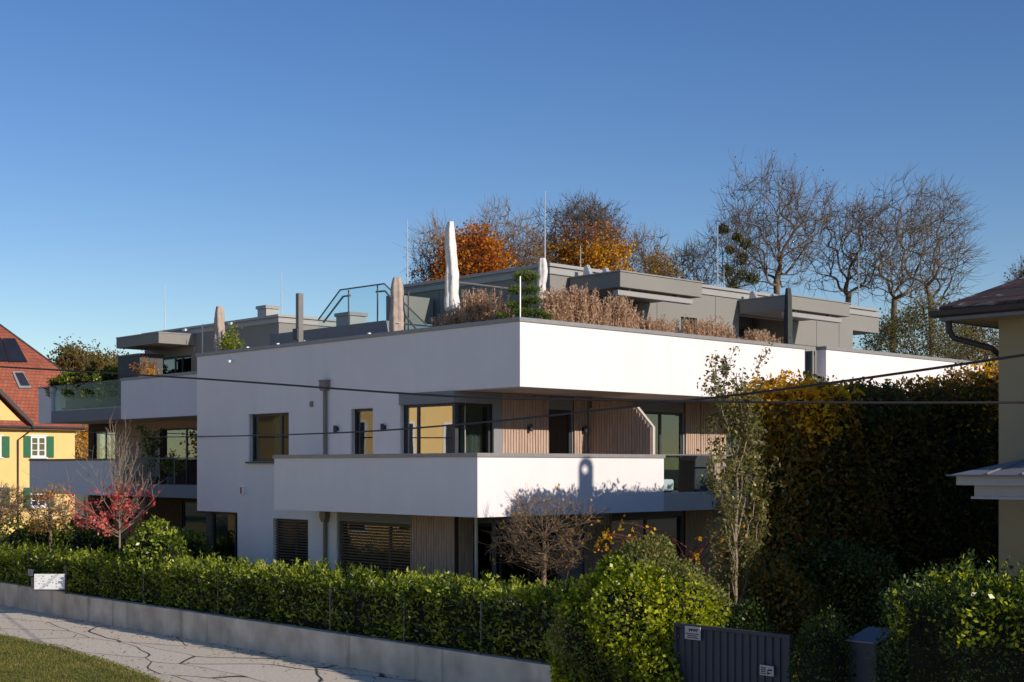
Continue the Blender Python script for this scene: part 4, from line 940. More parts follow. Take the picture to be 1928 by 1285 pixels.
# ------------------------------------------------------------------ retaining wall, fence, signs, gate
mb = MB(); pts = [(20.2, 60), (14.9, 20.2)]
WT = -3.70
mb.box(-3.6, -3.36, -5.2, 4.0, ZS-0.3, WT); mb.box(-3.597, -3.36, 4.006, 9.5, ZS-0.3, WT+0.005); mb.box(-3.602, -3.36, 9.506, 15.6, ZS-0.3, WT); mb.box(-3.50, -3.30, 15.606, 40, ZS-0.3, WT+0.02)
rw = mb.build('retaining_wall', M['concrete'], base=(-3.6, 5, ZS)); tag(rw, 'low weathered concrete retaining wall with dark vertical streaks under the laurel hedge', 'retaining wall')
hm, t, b_ = newmat('streaked_concrete')
tc = t.nodes.new('ShaderNodeTexCoord'); mp = t.nodes.new('ShaderNodeMapping'); mp.inputs['Scale'].default_value = (1, 2.2, 0.10)
n1 = t.nodes.new('ShaderNodeTexNoise'); n1.inputs['Scale'].default_value = 1.0; n1.inputs['Detail'].default_value = 9
t.links.new(tc.outputs['Object'], mp.inputs[0]); t.links.new(mp.outputs[0], n1.inputs['Vector'])
r1 = t.nodes.new('ShaderNodeValToRGB'); r1.color_ramp.elements[0].position = 0.33; r1.color_ramp.elements[0].color = (0.5, 0.48, 0.45, 1); r1.color_ramp.elements[1].position = 0.42
t.links.new(n1.outputs['Fac'], r1.inputs[0])
n2 = t.nodes.new('ShaderNodeTexNoise'); n2.inputs['Scale'].default_value = 1.4; n2.inputs['Detail'].default_value = 9; t.links.new(tc.outputs['Object'], n2.inputs['Vector'])
r2 = t.nodes.new('ShaderNodeValToRGB'); r2.color_ramp.elements[0].position = 0.3; r2.color_ramp.elements[0].color = (0.40, 0.34, 0.27, 1); r2.color_ramp.elements[1].position = 0.7; r2.color_ramp.elements[1].color = (0.72, 0.63, 0.52, 1)
t.links.new(n2.outputs['Fac'], r2.inputs[0])
mx = t.nodes.new('ShaderNodeMixRGB'); mx.blend_type = 'MULTIPLY'; mx.inputs[0].default_value = 0.75
t.links.new(r2.outputs[0], mx.inputs[1]); t.links.new(r1.outputs[0], mx.inputs[2]); t.links.new(mx.outputs[0], b_.inputs['Base Color']); b_.inputs['Roughness'].default_value = 0.95
rw.data.materials[0] = hm
fn = thing('wire_fence', 'thin grey wire fence standing in the front of the laurel hedge', 'fence', (-3.45, 8, WT))
mb = MB()
for z in (-3.3, -2.78): mb.tube([(-3.39, -5, z), (-3.39, 8, z+0.01), (-3.39, 24, z-0.03)], 0.003, 4)
mb.build('wires', M['zinc'], fn)
for x in (48, 125, 265, 405, 616, 755, 900):
    p_ = PX(x, -3.47); mb = MB(); mb.box(-3.40, -3.375, p_-0.012, p_+0.012, WT, -2.70); mb.build('post', M['zinc' if x != 125 else 'dark'], fn)
# notice board
nq, np_ = AT(93.5, 40.3); zb0, zb1 = (HY-1110)/F*40.3, (HY-1081)/F*40.3; NW = 0.44
nb = thing('notice_board', 'white printed notice board fixed above the concrete wall', 'notice board', (nq, np_, WT))
ux, uy = RX, -RY   # board direction, nearly facing the street corner
def nbox(mb, u0, u1, w0, w1, z0, z1):
    def P(u, w, z): return (nq+ux*u-0.68*w, np_+uy*u-0.73*w, z)
    mb.add([P(u0,w0,z0), P(u1,w0,z0), P(u1,w1,z0), P(u0,w1,z0), P(u0,w0,z1), P(u1,w0,z1), P(u1,w1,z1), P(u0,w1,z1)], [(0,3,2,1),(4,5,6,7),(0,1,5,4),(1,2,6,5),(2,3,7,6),(3,0,4,7)])
mb = MB(); nbox(mb, -NW, NW, 0, 0.02, zb0, zb1); mb.build('panel', M['white_paint'], nb)
mb = MB(); rr = random.Random(9)
for u0, u1, rows in ((-NW+0.04, -0.12, 5), (-0.08, 0.14, 4), (0.18, NW-0.04, 7)):
    for row in range(rows):
        z = zb1-0.05-row*(zb1-zb0-0.08)/rows; u = u0
        while u < u1-0.03:
            L = rr.uniform(0.015, 0.06)
            if rr.random() < 0.65: nbox(mb, u, min(u+L, u1), 0.0205, 0.024, z-rr.uniform(0.008, 0.035), z)
            u += L+rr.uniform(0.02, 0.05)
mb.build('print', M['print_grey'], nb)
mb = MB(); nbox(mb, -NW-0.03, NW+0.03, -0.01, 0.03, zb0-0.03, zb0-0.001); nbox(mb, NW+0.001, NW+0.05, -0.02, 0.02, WT, zb1+0.25); nbox(mb, -NW-0.10, -NW-0.001, -0.03, 0.005, zb0+0.02, zb1-0.10); mb.build('frame', M['dark'], nb)
pa, pb = PX(58.5, -3.6), PX(50, -3.6)
sg = thing('small_sign', 'small grey sign on the fence left of the notice board', 'sign', (-3.6, (pa+pb)/2, -3.3))
mb = MB(); mb.box(-3.55, -3.53, pa, pb, ZY(1085, -3.6, pa), ZY(1073, -3.6, pa)); mb.build('panel', M['off_white'], sg)
mb = MB(); 
for k in range(4): mb.box(-3.556, -3.5505, pa+0.03, pb-0.04, ZY(1076+k*2.2, -3.6, pa)-0.008, ZY(1076+k*2.2, -3.6, pa)); 
mb.build('print', M['ink'], sg)
# gate
g0, g1 = PX(1489, -3.6), PX(1270, -3.6); gz = -2.66
gt = thing('steel_gate', 'blue-grey sheet steel gate with vertical ribs and two small signs', 'gate', (-3.6, (g0+g1)/2, ZS))
mb = MB(); n = 15; w = (g1-g0-0.12)/n
for i in range(n):
    a = g0+0.06+i*w; mb.prism([(-3.60, a), (-3.60, a+w*0.55), (-3.575, a+w*0.62), (-3.575, a+w*0.93), (-3.60, a+w), (-3.55, a+w), (-3.55, a)], 'z', ZS+0.06, gz-0.06)
mb.build('gate_panel', M['gate'], gt)
mb = MB(); mb.box(-3.63, -3.54, g0, g1, gz-0.06, gz); mb.box(-3.63, -3.54, g0, g0+0.06, ZS+0.05, gz-0.06); mb.box(-3.63, -3.54, g1-0.06, g1, ZS+0.05, gz-0.06); mb.build('frame', M['gate'], gt, bevel=0.008)
def gsign(x0, x1, y0, y1, kind):
    a, b = PX(x1, -3.66), PX(x0, -3.66); zt, zb = ZY(y0, -3.66, b), ZY(y1, -3.66, b)
    mb = MB(); mb.box(-3.655, -3.635, a, b, zb, zt); s = mb.build('sign', M['off_white'], gt)
    mb = MB(); H = zt-zb; Wd = b-a
    if kind == 0:
        for k, (f0, f1) in enumerate(((0.08, 0.94), (0.2, 0.8), (0.12, 0.86))): 
            z = zt-H*(0.52+k*0.15); u = a+Wd*f0
            while u < a+Wd*f1: mb.box(-3.661, -3.6555, u, u+0.014, z-0.016, z); u += 0.021
        for k in (0.32, 0.62):   # two small running figures
            c = a+Wd*k; z = zt-H*0.25; mb.box(-3.661, -3.6555, c-0.035, c+0.04, z-0.015, z+0.015); mb.box(-3.661, -3.6555, c-0.06, c-0.035, z-0.002, z+0.02); mb.box(-3.661, -3.6555, c-0.03, c-0.02, z-0.035, z-0.015); mb.box(-3.661, -3.6555, c+0.02, c+0.03, z-0.035, z-0.015)
    else:
        for k in range(4):
            z = zt-H*(0.2+k*0.19); u = a+Wd*0.55
            while u < b-0.03: mb.box(-3.661, -3.6555, u, u+0.014, z-0.016, z); u += 0.021
        mb.cyl(0, 0, 0, 0, 0.0) if False else None
        c = a+Wd*0.27; z = zt-H*0.55; mb.box(-3.661, -3.6555, c-0.045, c+0.03, z+0.01, z+0.035); mb.box(-3.661, -3.6555, c-0.005, c+0.05, z-0.04, z-0.02); mb.box(-3.661, -3.6555, c+0.03, c+0.042, z-0.06, z+0.02)
    mb.build('print', M['ink'], s)
gsign(1289, 1318, 1179, 1203, 0); gsign(1430, 1456, 1252, 1271, 1)
# letter box cabinet right of the clipped bush
c0, c1 = PX(1650, -3.5), PX(1598, -3.5); zt = ZY(1205, -3.5, c1)
cb = thing('letterbox_cabinet', 'dark blue-grey steel cabinet with a pale sloping lid between clipped bush and hedge', 'cabinet', (-3.3, (c0+c1)/2, ZS))
mb = MB(); mb.box(-3.5, -2.9, c0, c1, ZS, zt-0.02); mb.build('body', M['gate'], cb, bevel=0.01)
mb = MB(); mb.add([(-3.54, c0-0.03, zt-0.02), (-3.54, c1+0.03, zt-0.02), (-2.9, c1+0.03, zt+0.13), (-2.9, c0-0.03, zt+0.13), (-3.54, c0-0.03, zt+0.0), (-3.54, c1+0.03, zt+0.0), (-2.9, c1+0.03, zt+0.15), (-2.9, c0-0.03, zt+0.15)], [(0,1,2,3), (4,5,6,7), (0,1,5,4), (1,2,6,5), (2,3,7,6), (3,0,4,7)])
mb.build('lid', M['zinc'], cb)

# ------------------------------------------------------------------ hedges and shrubs
def hedge(name, label, q0, q1, p0, p1, z0, z1, n, leaf, lsize, seed, cat='hedge', bumps=0.12, spread=0.12, up=0.3, aspect=0.45, extra=None, inset=0.22):
    rng = np.random.default_rng(seed); root = thing(name, label, cat, ((q0+q1)/2, (p0+p1)/2, z0))
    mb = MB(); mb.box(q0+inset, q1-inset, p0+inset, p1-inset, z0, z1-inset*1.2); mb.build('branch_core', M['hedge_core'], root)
    C, O = hedge_cloud(rng, q0, q1, p0, p1, z0, z1, n, bumps, spread)
    V, Fc = leaves(C, lsize, rng, up=up, aspect=aspect, outward=O*0.7); build_mesh('foliage', V, Fc, M[leaf], root)
    if extra:
        for m_, nn, f in extra:
            C, O = hedge_cloud(rng, q0, q1, p0, p1, z0, z1, nn*4, bumps, spread*0.3); C = C[f(C)][:nn]
            V, Fc = leaves(C, lsize, rng, up=up, aspect=aspect); build_mesh('foliage', V, Fc, M[m_], root)
    return root
def shoots(rng, q0, q1, p0, p1, z, n, h, lsize, m, parent):
    V = []; src = []
    for i in range(n):
        q, p = rng.uniform(q0, q1), rng.uniform(p0, p1); hh = h*rng.uniform(0.4, 1.2); k = int(14*hh/0.3)+5
        t = np.sort(rng.random(k)); d = rng.normal(size=2)*0.12
        src.append(np.stack([q+d[0]*t+rng.normal(size=k)*0.02, p+d[1]*t+rng.normal(size=k)*0.02, z(p)-0.08+hh*t], 1))
    C = np.concatenate(src); V, Fc = leaves(C, lsize, rng, up=1.3, aspect=0.35); return build_mesh('shoots', V, Fc, M[m], parent)
lh = thing('laurel_hedge', 'long glossy cherry laurel hedge behind the low concrete wall', 'hedge', (-2.9, 8, WT))
rngh = np.random.default_rng(77)
for k, (a, b, top) in enumerate(((-5.2, 0, -2.50), (0, 5, -2.56), (5, 10, -2.64), (10, 16, -2.74), (16, 24, -2.76))):
    L = b-a
    C, O = hedge_cloud(rngh, -3.42, -2.3, a-0.1, b+0.1, WT+0.02, top, int(L*1350), 0.10, 0.14)
    V, Fc = leaves(C, 0.12, rngh, up=0.5, aspect=0.42, outward=O*0.6); build_mesh('foliage', V, Fc, M['laurel'], lh)
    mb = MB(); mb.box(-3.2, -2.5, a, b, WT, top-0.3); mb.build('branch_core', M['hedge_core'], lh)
    shoots(rngh, -3.4, -2.35, a, b, lambda p, top=top: top, int(L*10), 0.34, 0.12, 'laurel', lh)
    shoots(rngh, -3.45, -2.6, a, b, lambda p, top=top: top+0.02, int(L*11), 0.30, 0.10, 'tips', lh)
    C, O = hedge_cloud(rngh, -3.44, -2.3, a, b, WT+0.02, top, int(L*22), 0.10, 0.03); build_mesh('withered_leaves', *leaves(C, 0.09, rngh, aspect=0.5), M['autumn'], lh)
# garden shrubs behind the hedge
def bush(name, label, x, D, z0, r, m, n, lsize, seed, cat='shrub', group=None, up=0.3, aspect=0.5, core=True, bumps=0.18, extra=None, zc=None):
    rng = np.random.default_rng(seed); q, p = AT(x, D) if not isinstance(x, tuple) else x
    c = (q, p, (z0+r[2]*0.75) if zc is None else zc); root = thing(name, label, cat, (q, p, z0), group)
    if core:
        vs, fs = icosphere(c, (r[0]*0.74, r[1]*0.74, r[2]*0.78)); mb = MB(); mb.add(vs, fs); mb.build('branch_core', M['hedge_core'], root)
    C, O = ell_cloud(rng, c, r, n, bumps, 0.3); ok = C[:, 2] > z0; C, O = C[ok], O[ok]
    V, Fc = leaves(C, lsize, rng, up=up, aspect=aspect, outward=O*0.8); build_mesh('foliage', V, Fc, M[m], root)
    if extra:
        for m_, nn, f in extra:
            C, O = ell_cloud(rng, c, (r[0]*1.03, r[1]*1.03, r[2]*1.03), nn*5, bumps, 0.08); k = f((C-np.array(c))/np.array(r)); C, O = C[k][:nn], O[k][:nn]
            if len(C): V, Fc = leaves(C, lsize*1.05, rng, up=up, aspect=aspect, outward=O*1.4); build_mesh('foliage', V, Fc, M[m_], root)
    return root
bush('laurel_shrub', 'taller laurel shrub rising behind the hedge beside the red-leaved tree', 288, 38.5, ZG, (0.75, 0.75, 1.35), 'laurel', 2600, 0.13, 61)
bush('laurel_shrub', 'second taller laurel shrub right of the red-leaved tree before the dark glazing', 318, 38.0, ZG, (0.6, 0.6, 1.15), 'laurel', 2000, 0.13, 62)
bush('garden_shrub', 'dark shrub in the garden shade behind the yellow ball tree', 70, 46, ZG, (1.8, 1.5, 1.25), 'laurel', 4200, 0.13, 63)
bush('garden_shrub', 'dark shrub in the garden shade between the yellow and the red-leaved tree', 165, 45, ZG, (1.5, 1.3, 1.15), 'laurel', 3500, 0.13, 64)
bush('garden_shrub', 'dark low shrub beside the corner glazing of the ground floor', 352, 41, ZG, (0.9, 0.9, 1.15), 'laurel', 2400, 0.12, 65)
# big ivy covered shrub
ivy = thing('ivy_shrub', 'large ivy-covered shrub with bright green leaves at the end of the concrete wall', 'shrub', (-2.9, -6.3, ZS))
rngi = np.random.default_rng(88)
lobes = [((-3.25, -5.5), 0.95, -3.1, 1.0), ((-3.2, -6.45), 1.1, -2.75, 1.15), ((-2.85, -6.85), 0.95, -2.6, 1.05), ((-3.0, -6.1), 1.0, -3.6, 1.0), ((-3.25, -7.0), 0.95, -3.7, 0.9), ((-3.3, -5.2), 0.6, -3.8, 0.8), ((-2.85, -6.2), 0.8, -2.15, 0.75), ((-2.6, -7.0), 0.8, -3.5, 1.0)]
vsall = MB(); Cg = []; Og = []; Co = []; Oo = []
for i, ((q, p), r, zc, rz) in enumerate(lobes):
    vs, fs = icosphere((q, p, zc), (r*0.72, r*0.72, rz*0.75)); vsall.add(vs, fs)
    C, O = ell_cloud(rngi, (q, p, zc), (r, r, rz), 8500, 0.22, 0.28); Cg.append(C); Og.append(O)
vsall.build('branch_core', M['hedge_core'], ivy)
C = np.concatenate(Cg); O = np.concatenate(Og)
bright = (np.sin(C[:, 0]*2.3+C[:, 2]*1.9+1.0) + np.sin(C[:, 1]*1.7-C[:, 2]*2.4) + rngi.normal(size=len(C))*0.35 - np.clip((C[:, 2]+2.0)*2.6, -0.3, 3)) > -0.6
V, Fc = leaves(C[bright], 0.078, rngi, up=0.1, aspect=0.8, outward=O[bright]*1.2); build_mesh('bright_foliage', V, Fc, M['ivy'], ivy)
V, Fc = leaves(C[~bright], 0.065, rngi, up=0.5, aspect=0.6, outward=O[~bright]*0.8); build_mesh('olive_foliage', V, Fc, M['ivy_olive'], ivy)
# clipped bush between gate and cabinet
bc = AT(1548, 21.4)
bush('clipped_bush', 'round clipped dark green bush between the steel gate and the cabinet', bc, 0, ZS, (0.52, 0.52, 1.15), 'evergreen', 6200, 0.055, 66, zc=-3.35, up=0.1)
# right hedge in front of the ochre house
hr = hedge('evergreen_hedge', 'tall rounded evergreen hedge in the right corner before the ochre house', -4.1, -2.3, -17.2, -12.0, ZS, -1.78, 42000, 'evergreen', 0.065, 91, bumps=0.34, spread=0.18)
rng9 = np.random.default_rng(92)
shoots(rng9, -4.0, -2.4, -15.5, -12.4, lambda p: -1.75+0.10*math.sin(p*2), 110, 0.5, 0.08, 'evergreen', hr)
shoots(rng9, -4.0, -2.6, -15.0, -12.6, lambda p: -1.78+0.10*math.sin(p*2), 40, 0.5, 0.08, 'ivy', hr)  # brighter shoots, sunlight on the hedge top put into their leaf colour
C, O = hedge_cloud(rng9, -4.15, -2.3, -15.5, -12.15, -2.5, -1.72, 6000, 0.22, 0.04); k = (np.sin(C[:, 1]*3.1)+np.sin(C[:, 2]*5+C[:, 0]*3)+rng9.normal(size=len(C))*0.4) > 0.3
V, Fc = leaves(C[k], 0.09, rng9, up=0.2, aspect=0.6); build_mesh('bright_foliage', V, Fc, M['ivy'], hr)  # bright clusters standing in for sunlit leaves on the evergreen hedge top
# long tall hornbeam hedge between the plots
hb = thing('hornbeam_hedge', 'high dark hornbeam hedge with golden autumn leaves along its top', 'hedge', (6, -6, ZG))
rngb = np.random.default_rng(95)
for k, (a, b, top) in enumerate(((0.6, 1.8, 1.3), (1.8, 3.6, 1.62), (3.6, 6.0, 1.42), (6.0, 8.2, 1.66), (8.2, 10.6, 1.85), (10.6, 13.5, 2.05))):
    C, O = hedge_cloud(rngb, a-0.2, b+0.2, -7.1, -5.3, ZS, top, int(6500*(b-a)), 0.34, 0.32, 1.4)
    V, Fc = leaves(C, 0.12, rngb, up=0.0, aspect=0.6, outward=O*0.5); build_mesh('foliage', V, Fc, M['beech' if a < 4 else 'beech_dark'], hb)
    mb = MB(); mb.box(a+0.02+(0.6 if a < 1 else 0), b, -6.45, -5.95, ZS, top-0.6); mb.build('branch_core', M['hedge_core'], hb)
S = []
for i in range(320):
    q = rngb.uniform(0.8, 13.4); p = rngb.uniform(-6.9, -5.5); z = 1.5 + (0.4 if q > 9 else 0)-0.2
    L = rngb.uniform(0.2, 0.75)*(0.7 if q < 8 else 1.3); d = rngb.normal(size=3)*0.25; d[2] = 1
    pt_ = np.array([q, p, z]); k = 4
    for j in range(k):
        d = d + rngb.normal(size=3)*0.15; n_ = pt_ + d/np.linalg.norm(d)*L/k; S.append((pt_, n_, 0.008, 0.005, 1)); pt_ = n_
V, Fc = wood_mesh(S); build_mesh('twigs', V, Fc, M['twig'], hb)
src = np.array([s[1] for s in S]); C = src[rngb.integers(0, len(src), 3000)] + rngb.normal(size=(3000, 3))*0.05
V, Fc = leaves(C, 0.085, rngb, aspect=0.65); build_mesh('top_leaves', V, Fc, M['autumn'], hb)
C, O = hedge_cloud(rngb, 0.5, 13.6, -7.2, -5.3, 0.7, 1.65, 16000, 0.28, 0.10, 1.4); C[:, 2] += np.where(C[:, 0] > 9, 0.35, 0)
dens = np.exp(-((C[:, 0]-1.7)/1.1)**2) + np.exp(-((C[:, 0]-11.2)/2.2)**2)*1.2; k = rngb.random(len(C)) < dens*0.8
V, Fc = leaves(C[k], 0.11, rngb, aspect=0.6); build_mesh('golden_leaves', V, Fc, M['gold'], hb)
for i, (q_, z_, r_, h_, n_, lf) in enumerate(((1.5, 1.15, 1.2, 0.75, 2600, 'gold'), (1.9, 0.9, 1.5, 0.9, 2600, 'autumn'), (4.2, 1.35, 1.5, 0.5, 2400, 'beech'), (6.5, 1.45, 1.5, 0.5, 2400, 'autumn'), (8.8, 1.7, 1.5, 0.7, 2800, 'autumn'), (10.8, 1.95, 1.5, 0.8, 3000, 'gold'), (11.5, 1.6, 1.7, 1.0, 3000, 'autumn'), (2.6, -0.6, 1.6, 1.3, 2600, 'autumn'))):
    C, O = ell_cloud(rngb, (q_, -6.3, z_), (r_, 1.0, h_), n_, 0.35, 0.7); V, Fc = leaves(C, 0.105, rngb, aspect=0.6, outward=O*0.5); build_mesh('crown_leaves', V, Fc, M[lf], hb)
# dark lower garden shrubs under the hornbeam
bush('garden_shrub', 'dark shrub filling the shade behind the steel gate', 1440, 26.5, ZS, (1.3, 1.3, 1.5), 'beech', 7000, 0.10, 97, core=False)
bush('garden_shrub', 'dark shrub filling the shade behind the cabinet', 1590, 27, ZS, (1.5, 1.5, 1.7), 'evergreen', 8000, 0.09, 98, core=False)

# ------------------------------------------------------------------ small trees
q, p = AT(225, 41.0)
tk = [(q, p, ZG+(0.75-ZG)*t) for t in np.linspace(0, 1, 14)]
def redtree():
    rng = np.random.default_rng(201); root = thing('young_tree', 'slender young tree with bare upright branches and red leaves low down', 'tree', (q, p, ZG)); S = []; T = []; low = []
    zz = np.linspace(ZG, 0.75, 15)
    for i in range(14): T.append((np.array([q, p, zz[i]]), np.array([q, p, zz[i+1]]), 0.055*(1-i/16), 0.055*(1-(i+1)/16), 0))
    def br(b, d, L, r, n, curve, lev):
        pts = [b]
        for k in range(n):
            d = d+np.array([0, 0, curve])+rng.normal(size=3)*0.06; d = d/np.linalg.norm(d); x = b+d*L/n
            S.append((b, x, r*(1-k/n*0.7), r*(1-(k+1)/n*0.7), lev)); b = x; pts.append(x)
            if lev < 3 and rng.random() < (0.75 if lev == 1 else 0.5):
                dd = d+rng.normal(size=3)*0.45; br(x, dd/np.linalg.norm(dd), L*rng.uniform(0.25, 0.45), r*0.6, 4, curve, lev+1)
            if x[2] < rng.uniform(-1.6, -0.35) and x[2] > -2.35: low.append(x)
    for i in range(44):
        t = rng.random()**1.1; z = -2.15+t*2.4; a = rng.uniform(0, 6.28); fl = max(0.0, 1-t*1.6)
        d = np.array([math.cos(a), math.sin(a), 0.35+1.5*(1-fl)]); d /= np.linalg.norm(d)
        br(np.array([q, p, z]), d, (1.95 if t < 0.35 else 1.15)*rng.uniform(0.75, 1.15), 0.019*(1-0.4*t), 7, 0.045+0.12*(1-fl), 1)
    build_mesh('trunk', *wood_mesh(T), M['bark_pale'], root); build_mesh('branches', *wood_mesh(S), M['bark_pale'], root)
    low = np.array(low); C = low[rng.integers(0, len(low), 780)]+rng.normal(size=(780, 3))*0.05; build_mesh('foliage', *leaves(C, 0.105, rng, aspect=0.7), M['red'], root)
redtree()
def balltree(label, x, D, yc, rpx, seed, nleaf, N=420, squash=0.8, leafz=None, tr=0.05, tl=0.35):
    q, p = AT(x, D); zc = (HY-yc)/F*D; r = rpx/F*D*0.82
    tk = [(q+0.01*math.sin(t*9), p, ZG+(zc-0.1*r-ZG)*t) for t in np.linspace(0, 1, 9)]
    return tree2('ball_tree', label, (q, p, ZG), (q, p, zc), (r, r, r*squash), seed, N=N, trunk=tk, leaf=[('gold', nleaf, 0.065, leafz, 0.02)], barkm='twig',
         r0=0.0055, bf=0.9, twigs=4, tl=tl, up=0.15, tmin=0.004*D/30, rmax=tr, shell=0.5, e=2.3)
balltree('small ball-crowned tree with a few yellow leaves in front of the left wing', 95, 44.5, 965, 58, 211, 650, leafz=lambda e: e[2] < -0.35 or e[2] > 0.65, N=260)
balltree('bare ball-crowned tree cut off by the left picture edge', -2, 47.5, 955, 52, 213, 20)
balltree('bare ball-crowned tree with dense twigs in front of the balcony corner', 1024, 29.6, 1012, 100, 217, 170, N=330, tr=0.085, tl=0.42, squash=0.86)
PD = 25.6
q, p = AT(1385, PD)
def pear():
    rng = np.random.default_rng(221); base = (q, p, ZG); root = thing('columnar_tree', 'slim upright tree with bronze green leaves in front of the hornbeam hedge', 'tree', base)
    S = []; 
    def stem(b, t, r, n=14, wob=0.03):
        b, t = np.array(b, float), np.array(t, float); pts = [b+(t-b)*i/n+(rng.normal(size=3)*wob if 0 < i < n else 0) for i in range(n+1)]
        for i in range(n): S.append((pts[i], pts[i+1], r*(1-i/n*0.85), r*(1-(i+1)/n*0.85), 1))
        return pts
    trunk = stem((q, p, ZG), (q+0.03, p, 1.7), 0.055, 16, 0.015); T = list(S); S.clear()
    tips = [(-55, 680), (-20, 672), (8, 700), (42, 663), (-45, 780), (50, 800), (-60, 850), (58, 880), (30, 760), (-30, 900), (45, 1000), (-50, 1010), (60, 950)]
    lines = []
    for dx, y in tips:
        zt = (HY-y)/F*PD; X = dx/F*PD; dd = rng.uniform(-0.5, 0.5); zb = max(ZG+0.9, zt-rng.uniform(1.7, 2.6))
        tq, tp_ = q+X*RX+dd*RY, p-X*RY+dd*RX
        pts = stem((q, p, zb), (tq, tp_, zt), 0.022, 9, 0.03); lines.append(pts)
        for j in range(9):
            k = rng.integers(3, 9); st = pts[k]; e = st + np.array([rng.normal()*0.18, rng.normal()*0.18, rng.uniform(0.15, 0.5)]); lines.append(stem(st, e, 0.010, 4, 0.015))
    build_mesh('trunk', *wood_mesh(T), M['bark_pale'], root); build_mesh('branches', *wood_mesh(S), M['bark_pale'], root)
    src = np.concatenate([np.array(l) for l in lines]); C = src[rng.integers(0, len(src), 5200)]+rng.normal(size=(5200, 3))*0.05
    build_mesh('foliage', *leaves(C, 0.085, rng, up=-0.1, aspect=0.5), M['pear'], root)
pear()
def arching():
    rng = np.random.default_rng(231); q, p = AT(1300, 27.0); root = thing('red_stemmed_shrub', 'shrub of thin arching red stems with a few orange leaves above the ivy', 'shrub', (q, p, ZG))
    S = []; tips = []
    for i in range(60):
        b = np.array([q, p, ZG+1.5])+rng.normal(size=3)*np.array([.25, .25, .1]); a = rng.uniform(0, 6.28) if i > 22 else 2.6+rng.normal()*0.5
        d = np.array([math.cos(a)*0.35, math.sin(a)*0.35, 1.0]); L = rng.uniform(1.3, 2.3); pt_ = b
        for j in range(9):
            d = d + np.array([math.cos(a)*0.11, math.sin(a)*0.11, -0.10]) + rng.normal(size=3)*0.04; n_ = pt_+d/np.linalg.norm(d)*L/9
            S.append((pt_, n_, 0.011*(1-j/12), 0.011*(1-(j+1)/12), 1)); pt_ = n_
        tips.append(pt_)
    build_mesh('stems', *wood_mesh(S), M['twig_red'], root); tips = np.array(tips)
    C = tips[rng.integers(0, len(tips), 260)]+rng.normal(size=(260, 3))*0.05; build_mesh('leaves', *leaves(C, 0.09, rng, aspect=0.7), M['gold'], root)
arching()
bush('shade_filler_shrub', 'added dark low shrub standing in for the shade at the foot of the slim upright tree behind the gate', 1402, 25.2, ZS, (0.55, 0.55, 1.15), 'evergreen', 4200, 0.07, 99, core=False)  # added shrub; its dark leaves stand in for shade around the trunk

# ------------------------------------------------------------------ trees behind the building
def bgtree(name, label, x, D, ytop, yc, wpx, seed, leaf=None, barkm='bark', ybot=None, lean=0.0, N=700, xb=None, **kw):
    """crown spans ytop..ybot and wpx columns at distance D; trunk foot at column xb"""
    q, p = AT(x, D); s = D/F; zt = (HY-ytop)*s; zc = (HY-yc)*s; r = wpx*s/2
    bq, bp_ = AT(xb if xb else x, D); kw.setdefault('tl', 1.0); kw.setdefault('bf', 0.55); kw.setdefault('twigs', 4); kw.setdefault('tmin', 0.009*D/75)
    return tree2(name, label, (bq, bp_, ZG), (q, p, zc), (r*0.9, r*0.9, (zt-zc)*0.9), seed, N=N, leaf=leaf, barkm=barkm, lean=(RX*lean, -RY*lean), **kw)
bgtree('bare_tree', 'thin rust-tinged bare tree left of the tall white parasol', 828, 66, 422, 515, 110, 301, leaf=[('rust', 1500, 0.12, lambda e: e[2] < 0.1, 0.1)], barkm='twig', N=500, lean=-0.3)
bgtree('beech_tree', 'dense orange beech behind the tall white parasol', 888, 64, 450, 508, 100, 302, leaf=[('orange', 11000, 0.14, None, 0.2)], N=450)
bgtree('bare_tree', 'reddish-brown bare tree between the orange beech and the golden tree', 955, 74, 402, 500, 165, 303, leaf=[('rust', 3800, 0.10, lambda e: e[2] < 0.45, 0.12)], barkm='twig', N=900, up=0.7)
bgtree('golden_tree', 'big tree with bare top and orange-gold lower leaves behind the lightning rod', 1100, 78, 366, 462, 165, 304,
       leaf=[('orange', 5200, 0.13, lambda e: e[2] < 0.35, 0.15), ('gold', 6500, 0.15, lambda e: e[2] < -0.05, 0.2), ('rust', 1200, 0.11, None, 0.1)], N=1100)
bgtree('bare_tree', 'thin pale bare tree right of the golden tree', 1200, 88, 436, 515, 105, 305, leaf=[('autumn', 900, 0.13, lambda e: e[2] < -0.1, 0.2)], barkm='twig', N=450, up=0.7)
bgtree('golden_tree', 'low tree with sparse orange leaves above the left canopy', 1245, 80, 478, 535, 70, 306, leaf=[('gold', 900, 0.13, None, 0.2), ('autumn', 1200, 0.13, None, 0.2)], barkm='twig', N=250)
bgtree('bare_tree', 'low bare tree left of the mistletoe tree', 1298, 86, 455, 535, 90, 307, leaf=[('olive', 1200, 0.13, lambda e: e[2] < 0, 0.2)], barkm='twig', N=400, up=0.6)
mt = bgtree('mistletoe_tree', 'leaning tree hung with round mistletoe balls behind the lightning rod', 1380, 80, 392, 490, 150, 308, N=280, tl=1.2, e=2.2, xb=1400, tfrac=0.3)
rngm = np.random.default_rng(9)
for x, y, r in ((1362, 432, 9), (1388, 447, 9), (1404, 460, 9), (1374, 471, 7), (1396, 487, 12), (1372, 510, 11), (1400, 520, 13), (1419, 525, 12), (1380, 535, 14)):
    q, p = AT(x, 79.5); s = 79.5/F; C, O = ell_cloud(rngm, (q, p, (HY-y)*s), (r*s,)*3, 420, 0.2, 0.8); build_mesh('mistletoe', *leaves(C, 0.15, rngm, aspect=0.4, outward=O), M['mistletoe'], mt)
LEAFY = lambda n: [('rust', n, 0.11, None, 0.08)]
